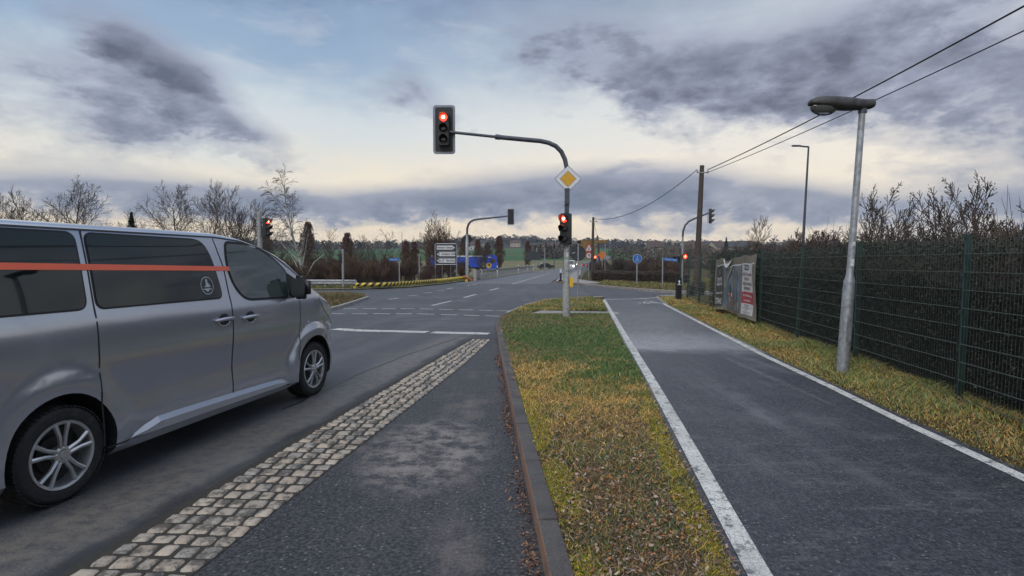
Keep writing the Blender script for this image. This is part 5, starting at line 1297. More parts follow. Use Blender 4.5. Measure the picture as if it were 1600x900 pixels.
# small grey marker beside the corner island
q = G(876,440); s_ = thing('marker_post', (q.x,q.y,0), 'short dark and white marker post on the corner island', 'marker post'); p=MB(); p.prism(rrect(.16,.12,.03),0,.75); p.build('post', M_black, s_); p=MB(); p.prism(rrect(.165,.125,.03),.75,1.1); p.build('white_top', M_wf, s_)
# ------------------------------------------------------------------ trees
M_bark = pm('dark_bark', (.060,.052,.046), .9, 0, .35, 5, .5); M_twig = pm('brown_twigs', (.075,.060,.050), .9, 0, .35, 2)
M_warmtwig = pm('warm_brown_twigs', (.13,.085,.055), .9, 0, .35, 2); M_redtwig = pm('reddish_twigs', (.085,.042,.038), .9, 0, .35, 2)
t = MT('birch_bark'); n1 = t.noise(3.0,5,.7,t.co((1,1,5))); t.set(Base_Color=t.mix(t.ss(n1,.52,.62), (.50,.49,.46), (.05,.045,.04)), Roughness=.8); M_birch = t.m
def segs_mesh(name, segs, mat, parent, sides=3):
    a = np.array([s_[0] for s_ in segs], float); b = np.array([s_[1] for s_ in segs], float); r0 = np.array([s_[2] for s_ in segs])[:,None]; r1 = np.array([s_[3] for s_ in segs])[:,None]
    d = b-a; d /= np.maximum(np.linalg.norm(d,axis=1,keepdims=True),1e-9); h = np.where(np.abs(d[:,2:3])<.9, np.array([[0,0,1.]]), np.array([[1.,0,0]]))
    u = np.cross(d,h); u /= np.maximum(np.linalg.norm(u,axis=1,keepdims=True),1e-9); w_ = np.cross(d,u); rings=[]
    for e,r_ in ((a,r0),(b,r1)):
        for k in range(sides):
            an=2*math.pi*k/sides; rings.append(e+(u*math.cos(an)+w_*math.sin(an))*r_)
    V = np.stack(rings,1).reshape(-1,3); n=len(a); base=np.arange(n)*2*sides; Q=[]
    for k in range(sides): Q.append(np.stack([base+k,base+(k+1)%sides,base+sides+(k+1)%sides,base+sides+k],-1))
    return npmesh(name, V, np.concatenate(Q), mat, parent)
def branch_tree(seed, H, trunk=.25, n1=12, n2=6, n3=5, spread=.55, up=.35, droop=0, tw=.010, stems=1, r0=None, levels=3, len1=.45, wig=.10, lean=(0,0)):
    rr = random.Random(seed); big=[]; small=[]; tips=[]
    r0 = r0 or H*.016
    def run(p, d, L, r, lev, seg=6):
        pts=[p]; dirs=[d]; step=L/seg
        for k in range(seg):
            j = Vector((rr.gauss(0,1),rr.gauss(0,1),rr.gauss(0,.6)))*wig
            d = (d + j + Vector((0,0,(up*.25 if lev else .05) - droop*(lev>=2)*.35))).normalized(); p = p + d*step; pts.append(p); dirs.append(d)
        rs=[max(tw, r*(1-.82*k/seg)) for k in range(seg+1)]
        (big if lev==0 else small).append((pts,rs)); 
        if lev >= levels: tips.append(pts[-1]); return
        n = (n1,n2,n3)[lev] ; s0 = trunk if lev==0 else .18
        for i in range(n):
            f_ = s0+(1-s0)*(i+rr.random())/n; x = f_*seg; k = min(seg-1,int(x)); q = pts[k].lerp(pts[k+1], x-k); dd = dirs[k]
            az_ = i*2.4+rr.uniform(-.5,.5); o_ = dd.orthogonal().normalized(); o_ = Matrix.Rotation(az_,3,dd) @ o_
            sp_ = spread*rr.uniform(.7,1.3)*(1.15-.35*f_); nd = (dd*math.cos(sp_)+o_*math.sin(sp_)).normalized()
            l_ = L*(len1 if lev==0 else .48)*(1.25-.75*f_)*rr.uniform(.7,1.25)
            run(q, nd, l_, max(tw, rs[k]*.55), lev+1, max(2,5-lev))
        tips.append(pts[-1])
    for s_ in range(stems):
        a_ = rr.uniform(0,6.28); sp_ = 0 if stems==1 else rr.uniform(.1,.55)
        d0 = Vector((math.cos(a_)*math.sin(sp_)+lean[0], math.sin(a_)*math.sin(sp_)+lean[1], math.cos(sp_))).normalized()
        run(Vector((rr.uniform(-.1,.1)*(stems>1),rr.uniform(-.1,.1)*(stems>1),-.1)), d0, H*(1 if stems==1 else rr.uniform(.6,.95))*.9, r0*(1 if stems==1 else .6), 0)
    return big, small, tips
def to_segs(paths):
    out=[]
    for pts,rs in paths:
        for k in range(len(pts)-1): out.append((pts[k],pts[k+1],rs[k],rs[k+1]))
    return out
def make_tree(name, label, cat, group, spec, bark=None, twig=None, split='trunk', fit=None):
    big, small, tips = branch_tree(**spec); root = thing(name,(0,0,0),label,cat,0,group)
    mb = MB()
    for pts,rs in big: mb.tube(pts, rs, 8, False)
    mb.build('trunk' if spec.get('stems',1)==1 else 'stems', bark or M_bark, root, True)
    segs_mesh('crown', to_segs(small), twig or M_twig, root); root['_h'] = max(t_.z for t_ in tips); return root, tips
def place(root, x, y, s_, rz, label=None, group=None, z=None, name=None):
    root.location=(x,y,(tz(x,y) if y>30 else 0)-.12 if z is None else z); root.scale=(s_,s_,s_); root.rotation_euler=(0,0,rz)
    if label: root['label']=label
    if group: root['group']=group
    return root
def hgt(v, Y): return EYE+(HOR-v)/F*Y
rr = random.Random(77)
def put(proto, used, u, Y, vtop, label=None, group=None, rz=None, sx=None):
    o = proto if not used else copy_tree(proto)
    x = XU(u,Y); g_ = (tz(x,Y) if Y>30 else 0)-.12; s_ = (hgt(vtop,Y)-g_)/proto['_h']
    place(o, x, Y, s_, rr.uniform(0,6.28) if rz is None else rz, label, group, g_)
    if sx: o.scale = (s_*sx, s_*sx, s_)
    return o
# big bare trees left, each its own growth
tA,_ = make_tree('bare_tree','leafless dark tree with one straight leader, above the van roof','tree',None,dict(seed=11,H=10,trunk=.22,n1=22,n2=9,n3=6,spread=.85,up=.30,tw=.014,len1=.52,wig=.08)); put(tA,0,280,60,281)
tB,_ = make_tree('bare_tree','wide leafless tree with several upright limbs left of the grey signal post','tree',None,dict(seed=23,H=10,trunk=.10,n1=12,n2=8,n3=5,spread=.65,up=.45,tw=.014,stems=4,len1=.58,r0=.13)); put(tB,0,368,58,280)
tC,_ = make_tree('bare_tree','smaller leafless tree in the gap between the two trees above the van','tree',None,dict(seed=31,H=8,trunk=.2,n1=12,n2=7,n3=4,spread=.7,up=.35,tw=.013,len1=.5)); put(tC,0,322,66,305)
tD,_ = make_tree('bare_tree','broad leafless many-stemmed tree rising behind the white arrow board','tree',None,dict(seed=43,H=8,trunk=.12,n1=11,n2=7,n3=6,spread=.6,up=.4,tw=.016,stems=6,len1=.6,r0=.16),twig=M_warmtwig); put(tD,0,690,76,328)
o=put(tA,1,130,62,275,'leafless tree above the rear of the van roof, tallest on the far left',None); o=put(tB,1,40,55,290,'spreading leafless tree at the far left edge above the van'); o=put(tC,1,205,70,318,'small leafless tree over the van roof beside the dark conifer')
put(tC,1,424,70,318,'twiggy leafless tree just right of the grey signal post')
bs = dict(seed=5,H=8.4,trunk=.20,n1=20,n2=7,n3=6,spread=.55,up=.30,droop=.9,tw=.010,len1=.34,r0=.11,wig=.09,lean=(-.21,0))
big, small, tips = branch_tree(**bs); tE = thing('birch_tree',(0,0,0),'white-barked leafless birch with drooping twigs behind the van bonnet','tree')
mb=MB(); [mb.tube(p_,r_,8,False) for p_,r_ in big]; mb.build('trunk',M_birch,tE,True)
limb=[(p_,r_) for p_,r_ in small if r_[0]>.030]; rest=[(p_,r_) for p_,r_ in small if r_[0]<=.030]
segs_mesh('limbs', to_segs(limb), M_birch, tE, 5); segs_mesh('crown', to_segs(rest), M_twig, tE); tE['_h']=max(t_.z for t_ in tips); put(tE,0,474,41,264,rz=0.0)
lb_ = MB(); lb_.tube([(0,0,.4),(.35,-.2,1.0),(.9,-.3,1.9),(1.6,-.3,2.5)],[.05,.04,.03,.015],6,False); lb_.tube([(0,0,.9),(-.4,0,1.5),(-.9,.1,2.4)],[.045,.03,.015],6,False); lb_.build('limbs',M_birch,tE,True)
for k,(u,Y,v) in enumerate(((597,64,356),(575,68,366),(515,62,352),(752,90,378))):
    put(tB if k%2 else tC,1,u,Y,v,('rounded leafless tree in front of the green field, '+('left of','further left of','between the birch and','right of')[k]+(' the arrow board',' the arrow board',' the striped barrier',' the far mast')[k]))
# shrubs
sA,_ = make_tree('bare_shrub','x','shrub',None,dict(seed=3,H=2.4,trunk=.08,n1=8,n2=7,n3=5,spread=.6,up=.3,tw=.006,stems=9,len1=.5,r0=.035))
sB,_ = make_tree('bare_shrub','x','shrub',None,dict(seed=8,H=2.4,trunk=.05,n1=9,n2=7,n3=5,spread=.8,up=.15,tw=.006,stems=8,len1=.55,r0=.03),twig=M_redtwig)
sC,_ = make_tree('bare_shrub','x','shrub',None,dict(seed=14,H=2.4,trunk=.05,n1=10,n2=8,n3=4,spread=.45,up=.5,tw=.007,stems=7,len1=.5,r0=.035),twig=M_warmtwig)
used={}
def shrub(k,u,Y,v,lab,grp,sx=1.2):
    pr=(sA,sB,sC)[k]; o=put(pr,used.get(k,0),u,Y,v,lab,grp,None,sx*rr.uniform(.9,1.2)); used[k]=1; return o
G1='bare shrubs in the thicket behind the crash barrier'
L1='leafless brown shrub in the dense thicket behind the crash barrier and striped barrier'
for i in range(34):
    u = 430+ i*9.0 + rr.uniform(-6,6); Y0_ = 40+max(0,u-560)*.12; Y = rr.uniform(Y0_,Y0_+10) if i%3 else rr.uniform(Y0_+8,Y0_+18); v = 404+rr.uniform(-14,12)+ (8 if u>640 else 0)
    shrub(i%3,u,Y,v,L1,G1,1.3)
for i in range(9): shrub((i+1)%3, 10+i*48+rr.uniform(-10,10), rr.uniform(44,60), 385+rr.uniform(-15,15), L1, G1, 1.4)
shrub(1,670,47,412,'low reddish leafless shrub touching the yellow end of the striped barrier',None)
for i,(u,Y,v) in enumerate(((965,60,393),(1048,44,412),(1062,47,402))):
    shrub((0,1,1)[i],u,Y,v,('rounded leafless bush between the orange rhombus sign and the round blue sign','dark reddish bush right of the street name pole','taller reddish bush behind the fence end')[i],None,1.15)
G2='bare shrubs along the meadow edge'
for i in range(16): shrub(i%3, 925+i*9+rr.uniform(-4,4), rr.uniform(78,110), 404+rr.uniform(-5,6), 'small leafless shrub at the far edge of the right-hand meadow', G2, 1.4)
G3='leafless shrubs showing above the fence'
L3='leafless shrub with fine twigs standing in the row above the wire fence'
for i,(u,Y,v) in enumerate(((1195,33,376),(1215,30,366),(1238,34,356),(1268,27,362),(1290,24,370),(1305,30,358),(1222,40,372),(1258,38,374),(1330,20,352),(1350,24,330),(1440,16,330),(1500,17,318),(1560,14,335),(1610,14,300),(1420,20,345),(1190,26,382),(1160,38,378),(1135,42,384))):
    shrub((0,1,2,0,1)[i%5],u,Y,v,L3,G3,1.05)
tF,tips = make_tree('bare_tree','pale-topped small leafless tree above the banner','tree',None,dict(seed=61,H=5,trunk=.3,n1=16,n2=7,n3=5,spread=.6,up=.5,tw=.009,len1=.42),twig=M_warmtwig); put(tF,0,1172,42,336)
# shrub with a few leaves left, beside the lamp
big, small, tips = branch_tree(seed=71,H=3.4,trunk=.12,n1=9,n2=6,n3=4,spread=.55,up=.4,tw=.006,stems=5,len1=.45,r0=.04)
def leafy(name,label,big,small,tips,u,Y,v,n=240,size=.032):
    root=thing(name,(0,0,0),label,'shrub'); mb=MB(); [mb.tube(p_,r_,6,False) for p_,r_ in big]; mb.build('stems',M_bark,root,True); segs_mesh('twigs',to_segs(small),M_twig,root)
    q=MB(); rl=random.Random(4)
    for k in range(n):
        c_=tips[rl.randrange(len(tips))]+Vector((rl.gauss(0,.05),rl.gauss(0,.05),rl.gauss(0,.05))); a_=Vector((rl.gauss(0,1),rl.gauss(0,1),rl.gauss(0,1))).normalized(); b_=a_.orthogonal().normalized(); s_=size*rl.uniform(.5,1.2)
        q.quad(c_-a_*s_,c_-b_*s_*.5,c_+a_*s_,c_+b_*s_*.5)
    q.build('leaves',pm('last_dark_leaves',(.045,.04,.02),.8,0,.5,6),root); root['_h']=max(t_.z for t_ in tips); put(root,0,u,Y,v); return root
lf=leafy('leafy_shrub','tall shrub with a few last dark leaves, right of the street lamp',big,small,tips,1378,13.5,286)
o=copy_tree(lf); x=XU(1500,12); o.location=(x,12,-.1); o.rotation_euler=(0,0,2.2); o.scale=tuple(k*1.0 for k in lf.scale); o['label']='tall shrub with a few dark leaves near the right edge above the fence'
# columnar trees keeping their reddish leaves
M_russet = vcol_mat('russet_leaves', .85, spec=.15)
def column_tree(seed):
    r_=np.random.default_rng(seed); root=thing('columnar_tree',(0,0,0),'x','tree'); mb=MB(); mb.tube([(0,0,-.2),(0,0,1.2),(.03,0,5.6)],[.11,.09,.02],6); mb.build('trunk',M_bark,root,True)
    n=5200; z=r_.random(n)**.8; prof=np.sin(np.pi*np.clip(z*.88+.08,0,1))**.55*(1-.15*z); ang=r_.uniform(0,2*np.pi,n); rad=np.sqrt(r_.random(n))*prof*.85*(1+.25*np.sin(ang*3+z*9)); P=np.stack([np.cos(ang)*rad,np.sin(ang)*rad,.9+z*5.0],-1)
    keep=r_.random(n)<.35+.65*(np.sin(P[:,2]*5+ang*2+seed)>-.3); P=P[keep]; n=len(P)
    a_=r_.normal(size=(n,3)); a_[:,2]+=1.2; a_/=np.linalg.norm(a_,axis=1,keepdims=True); b_=np.cross(a_,r_.normal(size=(n,3))); b_/=np.linalg.norm(b_,axis=1,keepdims=True); s_=r_.uniform(.05,.12,(n,1))
    V=np.stack([P-a_*s_*1.2,P-b_*s_*.45,P+a_*s_*1.2,P+b_*s_*.45],1).reshape(-1,3); Q=np.arange(n*4).reshape(-1,4); pal=np.array([(.095,.048,.04),(.125,.065,.048),(.06,.032,.03),(.15,.085,.055)]); C=np.repeat(pal[r_.integers(0,4,n)]*r_.uniform(.7,1.3,(n,1)),4,0)
    npmesh('crown',V,Q,M_russet,root,colors=C); root['_h']=6.0; return root
cts=[column_tree(1),column_tree(2)]; cu=[0,0]
for k,(u,Y,v,lab) in enumerate(((543,84,363,'dark russet columnar tree left of the thicket, right of the birch'),(634,90,376,'left one of the twin russet columnar trees left of the arrow board'),(648,92,377,'right one of the twin russet columnar trees left of the arrow board'),(672,110,379,'russet columnar tree close to the left post of the arrow board'),(724,118,376,'russet columnar tree directly behind the far mast pole'),(747,122,374,'russet columnar tree above the blue trailer'),(762,124,378,'russet columnar tree between the trailer and the blue cab'),(780,126,368,'tallest russet columnar tree, just right of the blue cab'),(824,150,376,'lone russet columnar tree in the green field before the dark board'),(415,95,352,'russet columnar tree partly behind the grey signal post'),(482,95,346,'narrow russet tree behind the birch crown'))):
    put(cts[k%2],cu[k%2],u,Y,v,lab,None,None,1.05 if k<8 else .95); cu[k%2]=1
# conifers
def conifer(seed):
    r_=np.random.default_rng(seed); root=thing('conifer',(0,0,0),'x','tree'); mb=MB(); mb.tube([(0,0,-.2),(0,0,7)],[.14,.02],6); mb.build('trunk',M_bark,root)
    n=5000; z=r_.random(n)**1.3; ang=r_.uniform(0,6.28,n); lay=.55+.45*np.abs(np.sin(z*26)); rad=(1-z)*1.9*lay*np.sqrt(r_.random(n)); P=np.stack([np.cos(ang)*rad,np.sin(ang)*rad,.7+z*6.6-rad*.25],-1); a_=np.stack([np.cos(ang),np.sin(ang),r_.normal(-.2,.3,n)],-1); b_=np.cross(a_,r_.normal(size=(n,3))); b_/=np.linalg.norm(b_,axis=1,keepdims=True); s_=r_.uniform(.06,.16,(n,1))
    V=np.stack([P-a_*s_,P-b_*s_*.3,P+a_*s_,P+b_*s_*.3],1).reshape(-1,3); C=np.repeat(np.array([(.018,.032,.018),(.025,.04,.022),(.012,.022,.015)])[r_.integers(0,3,n)],4,0)
    npmesh('crown',V,np.arange(n*4).reshape(-1,4),vcol_mat('conifer_needles',.85,spec=.15),root,colors=C); root['_h']=7.2; return root
cf=conifer(3); put(cf,0,208,56,334,'dark conifer peeping over the van roof'); put(cf,1,1134,230,371,'single dark conifer on the far town hillside'); put(cf,1,844,260,381,'dark conifer left of the far houses'); put(cf,1,853,270,378,'taller dark conifer beside the far houses',None); put(cf,1,395,75,385,'dark conifer low behind the signal post and van roof')

# ------------------------------------------------------------------ far woods as single masses
def wood(name,label,spots,protos,mat,cut=1):
    V=[];Q=[];off=0
    for (x,y,h,w_) in spots:
        pv,pq,ph = protos[rng.integers(0,len(protos))]; a_=rng.uniform(0,6.28); s_=h/ph; c_,n_=math.cos(a_),math.sin(a_); M=np.array([[c_*s_*w_,-n_*s_*w_,0],[n_*s_*w_,c_*s_*w_,0],[0,0,s_]]); V.append(pv@M.T+np.array([x,y,tz(x,y)-.3])); Q.append(pq+off); off+=len(pv)
    return tag(npmesh(name,np.concatenate(V),np.concatenate(Q),mat),label,'woodland',kind='stuff')
def proto_arrays(spec):
    big,small,tips=branch_tree(**spec); s_=to_segs(big)+to_segs(small); o=segs_mesh('t',s_,M_twig,None,3); v=np.zeros(len(o.data.vertices)*3,np.float32); o.data.vertices.foreach_get('co',v); q=np.zeros(len(o.data.loops),np.int32); o.data.loops.foreach_get('vertex_index',q)
    me=o.data; bpy.data.objects.remove(o); bpy.data.meshes.remove(me); return v.reshape(-1,3),q.reshape(-1,4),max(t_.z for t_ in tips)
pa=[proto_arrays(dict(seed=s_,H=8,trunk=.15,n1=10,n2=6,n3=3,spread=.5,up=.5,tw=.045,len1=.42,stems=1+(s_%2)*2)) for s_ in (101,102,103)]
sp=[]
for k in range(150):
    y=rng.uniform(150,235); u=rng.uniform(985,1420); sp.append((XU(u,y),y,rng.uniform(4.5,8.2)*(1 if u<1110 else .8),rng.uniform(.8,1.3)))
t=MT('grey_brown_twigs'); t.set(Base_Color=t.mix(t.ss(t.noise(.08,4,.6),.4,.6),(.12,.10,.085),(.20,.175,.15)),Roughness=.9); wood('woodland','grey leafless wood on the slope right of the round blue sign',sp,pa,t.m)
def puff_arrays(seed,n=70):
    r_=np.random.default_rng(seed); z=r_.random(n); ang=r_.uniform(0,6.28,n); rad=np.sqrt(r_.random(n))*np.sin(np.pi*np.clip(z*.85+.13,0,1))*.5; P=np.stack([np.cos(ang)*rad,np.sin(ang)*rad,.1+z*.9],-1); a_=r_.normal(size=(n,3)); a_[:,2]*=1.6; a_/=np.linalg.norm(a_,axis=1,keepdims=True); b_=np.cross(a_,r_.normal(size=(n,3))); b_/=np.linalg.norm(b_,axis=1,keepdims=True); s_=r_.uniform(.05,.13,(n,1))
    return np.stack([P-a_*s_,P-b_*s_*.5,P+a_*s_,P+b_*s_*.5],1).reshape(-1,3),np.arange(n*4).reshape(-1,4),1.0
pf=[puff_arrays(s_) for s_ in range(6)]
sp=[]
for k in range(1500):
    y=rng.uniform(560,820); x=rng.uniform(-900,1000); u=800+x/y*900
    if 800<u<960 and y<700 and rng.random()<.3: continue
    sp.append((x,y,rng.uniform(6,11)*(1 if u<1000 else .8),rng.uniform(.8,1.4)))
for k in range(900):
    y=rng.uniform(850,1500); x=rng.uniform(-1200,1500); sp.append((x,y,rng.uniform(8,15),rng.uniform(1,2.2)))
M_fw=pm('dark_far_wood',(.045,.042,.038),.95,0,.35,.05); wood('far_woodland','dark wooded ridge along the horizon',sp,pf,M_fw)
sp=[]
for k in range(520):
    y=rng.uniform(245,420); u=rng.choice([rng.uniform(950,1260),rng.uniform(830,905),rng.uniform(1200,1750),rng.uniform(-250,520)]); sp.append((XU(u,y),y,rng.uniform(3,6.5),rng.uniform(.9,1.7)))
for k in range(160):
    y=rng.uniform(120,170); u=rng.choice([rng.uniform(985,1120),rng.uniform(-150,530)]); sp.append((XU(u,y),y,rng.uniform(1.8,4.0),rng.uniform(1.2,2.0)))
wood('middle_woodland','brown scrub and copses on the slopes before the town',sp,pf,pm('scrub_brown',(.085,.065,.05),.95,0,.4,.08))
# low clipped hedge across the side road
def hedge_arrays(x0,y0,x1,y1,dep,h,n,size,pal,seed,hv=.15):
    r_=np.random.default_rng(seed); t_=r_.random(n); L_=math.hypot(x1-x0,y1-y0); dxn,dyn=(x1-x0)/L_,(y1-y0)/L_; nx_,ny_=dyn,-dxn
    wob=vnoise(t_*L_,t_*0,.9,seed)*hv+vnoise(t_*L_,t_*0,3.3,seed+1)*hv*.5; face=r_.random(n)
    d_=np.where(face<.6,r_.normal(0,.07,n)+.05,r_.uniform(0,dep,n)); z=np.where(face<.6,r_.random(n)**.85*h,h+r_.normal(0,.06,n))*(1+wob); P=np.stack([x0+dxn*t_*L_+nx_*(-d_),y0+dyn*t_*L_+ny_*(-d_),z],-1)
    a_=r_.normal(size=(n,3)); a_/=np.linalg.norm(a_,axis=1,keepdims=True); b_=np.cross(a_,r_.normal(size=(n,3))); b_/=np.linalg.norm(b_,axis=1,keepdims=True); s_=r_.uniform(.5,1.3,(n,1))*size; asp=r_.choice([.08,.5,.6],(n,1))
    s2=np.where(asp<.1,s_*2.4,s_); V=np.stack([P-a_*s2,P-b_*s_*asp,P+a_*s2,P+b_*s_*asp],1).reshape(-1,3); C=np.repeat(pal[r_.integers(0,len(pal),n)]*r_.uniform(.6,1.5,(n,1)),4,0); return V,np.arange(n*4).reshape(-1,4),C
M_ivy=vcol_mat('dark_hedge_leaves',.6,spec=.35)
lh=thing('low_hedge',(0,0,0),'low brown leafless hedge behind the grass across the side road','hedge'); V_,Q_,C_=hedge_arrays(XU(923,50),50,XU(1062,42),42,1.2,.80,26000,.035,np.array([(.06,.045,.035),(.09,.065,.05),(.04,.032,.028)]),5); npmesh('foliage',V_,Q_,M_ivy,lh,colors=C_)
x0,x1=XU(923,50),XU(1062,42); c_=MB(); dd=Vector((x1-x0,-8,0)).normalized(); nn=Vector((-dd.y,dd.x,0)); p0=Vector((x0,50,0)); p1=Vector((x1,42,0))
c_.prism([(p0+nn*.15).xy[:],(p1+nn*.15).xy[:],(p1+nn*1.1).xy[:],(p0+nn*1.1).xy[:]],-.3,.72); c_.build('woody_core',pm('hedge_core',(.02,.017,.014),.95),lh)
# the tall dark hedge behind the fence
th_=thing('tall_hedge',(0,0,0),'tall dark overgrown hedge pressed behind the wire fence','hedge')
pal=np.array([(.016,.024,.016),(.022,.028,.018),(.028,.027,.021),(.010,.014,.010),(.042,.040,.030),(.020,.034,.020)])
parts=[]
for (ya,yb_,n,sz) in ((-3.5,4,9000,.03),(4,9,46000,.017),(9,14,40000,.02),(14,20.5,30000,.026)):
    parts.append(hedge_arrays(fx(yb_)+.20,yb_,fx(ya)+.20,ya,1.6,1.60+KZ,n,sz,pal,int(ya*3)+50,.10))
# hedge_arrays runs its face to the right of travel; travel is away from the viewer so face is flipped below
V_,Q_,C_=combine(parts); npmesh('foliage',V_,Q_,M_ivy,th_,colors=C_)
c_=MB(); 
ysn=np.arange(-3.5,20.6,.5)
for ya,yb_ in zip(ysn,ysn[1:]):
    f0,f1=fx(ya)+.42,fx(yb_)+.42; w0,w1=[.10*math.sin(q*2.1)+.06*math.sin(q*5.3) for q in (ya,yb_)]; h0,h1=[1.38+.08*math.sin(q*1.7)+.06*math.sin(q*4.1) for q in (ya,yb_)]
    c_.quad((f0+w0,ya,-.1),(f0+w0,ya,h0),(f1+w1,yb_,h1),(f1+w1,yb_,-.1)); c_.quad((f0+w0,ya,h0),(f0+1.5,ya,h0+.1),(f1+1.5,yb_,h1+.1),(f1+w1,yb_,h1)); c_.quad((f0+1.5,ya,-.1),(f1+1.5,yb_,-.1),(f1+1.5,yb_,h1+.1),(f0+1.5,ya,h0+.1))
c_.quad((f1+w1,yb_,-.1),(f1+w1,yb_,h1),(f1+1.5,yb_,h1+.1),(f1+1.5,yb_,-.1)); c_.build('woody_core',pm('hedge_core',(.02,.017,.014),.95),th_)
# upright shoots in the hedge top
sg=[]; rs_=random.Random(6)
for k in range(1300):
    y_=rs_.uniform(3,13); x_=fx(y_)+rs_.uniform(.2,1.8); z_=1.55; p_=Vector((x_,y_,z_-.3)); d_=Vector((rs_.gauss(0,.25),rs_.gauss(0,.25),1)).normalized(); L_=rs_.uniform(.25,.75)*(1+.6*max(0,math.sin(y_*1.3)))
    q_=p_+d_*L_*.6+Vector((0,0,0)); e_=q_+(d_+Vector((rs_.gauss(0,.25),rs_.gauss(0,.25),0)))*L_*.5; sg+= [(p_,q_,.005,.0035),(q_,e_,.0035,.002)]
    for j in range(2):
        b_=q_+Vector((rs_.gauss(0,.12),rs_.gauss(0,.12),rs_.uniform(.05,.2))); sg.append((p_.lerp(q_,rs_.uniform(.3,1)),b_,.003,.002))
segs_mesh('shoots',sg,M_twig,th_)
for i,(u,Y,v) in enumerate(((1082,27,436),(1095,28,432))): shrub(0,u,Y,v,('scrubby bush at the very end of the wire fence','second scrubby bush behind the fence end, nearer the banner')[i],None,.9)

# ------------------------------------------------------------------ vehicles far off
M_cblue=pm('truck_blue',(.02,.07,.50),.35,.1,.1,3,coat=.6); M_cglass=glass_dark('vehicle_glass')
def wheels(parent,xs_,y,r,w_=.25):
    for x in xs_:
        for s_ in (-1,1):
            m=MB(); m.lathe([(r*.6,-w_/2),(r,-w_/2),(r,w_/2),(r*.6,w_/2),(r*.55,w_/4)],18,T(x,s_*y,r)@Matrix.Rotation(R(90),4,'X')); wo=m.build('wheel',M_rubber,parent,True,30); m=MB(); m.lathe([(r*.56,-w_/2-.004),(r*.56,w_/2+.004)],14,T(x,s_*y,r)@Matrix.Rotation(R(90),4,'X')); m.build('rim',M_steel,wo)
def xprism(poly,y0,y1): m=MB(); m.prism(poly,0,y1-y0,T(0,y1,0)@UP); return m
Yt=108; tx0=XU(777,Yt); tzv=-.25
tr=thing('truck',(tx0-6.0,Yt,tzv),'bright blue tipper truck with a yellow emblem on its cab, behind the parapet','truck')
m=xprism([(-6.3,1.25),(2.75,1.0),(3.4,2.95),(-6.3,2.95)],-1.22,1.22); tb=m.build('tipper_body',M_cblue,tr); m=MB(); m.box((-6.3,-1.27,2.93),(3.4,1.27,3.16)); m.build('white_cover',M_wf,tb)
for x in (-5,-3.4,-1.8,-.2,1.4): m=MB(); m.box((x,-1.27,1.3),(x+.1,-1.21,2.9)); m.build('rib',M_cblue,tb)
m=MB(); m.box((-6.3,-.9,.75),(4.6,.9,1.0)); m.build('chassis',M_black,tr)
m=xprism([(3.95,.45),(6.0,.45),(6.08,1.7),(5.85,3.05),(5.3,3.35),(3.95,3.2)],-1.22,1.22); cb=m.build('cab',M_cblue,tr)
m=xprism([(4.9,1.75),(5.85,1.75),(5.68,2.55),(4.9,2.55)],-1.235,1.235); m.build('side_window',M_cglass,cb); m=MB(); m.box((5.99,-1.1,1.75),(6.03,1.1,2.6)); m.build('windscreen',M_cglass,cb)
m=MB(); m.box((4.3,-1.24,2.75),(4.95,-1.225,2.95)); m.build('white_lettering',M_wf,cb)
em=MB(); em.prism([(a_*math.cos(k*math.pi/10),a_*math.sin(k*math.pi/10)) for k in range(20) for a_ in [(.62 if k%2 else .42)]],0,.01,T(4.45,-1.225,1.35)@UP); e1=em.build('yellow_emblem',pm('emblem_yellow',(.6,.40,.05),.5),cb); em=MB(); em.prism([(.2*math.cos(k*.6),.2*math.sin(k*.6)) for k in range(10)],0,.012,T(4.55,-1.232,1.4)@UP); em.build('dark_centre',M_black,e1)
m=MB(); m.box((3.85,-1.15,1.0),(3.95,1.15,3.0)); m.build('exhaust_wall',M_black,tr)
wheels(tr,(-5.2,-3.9,-2.6,3.0,5.2),1.02,.5)
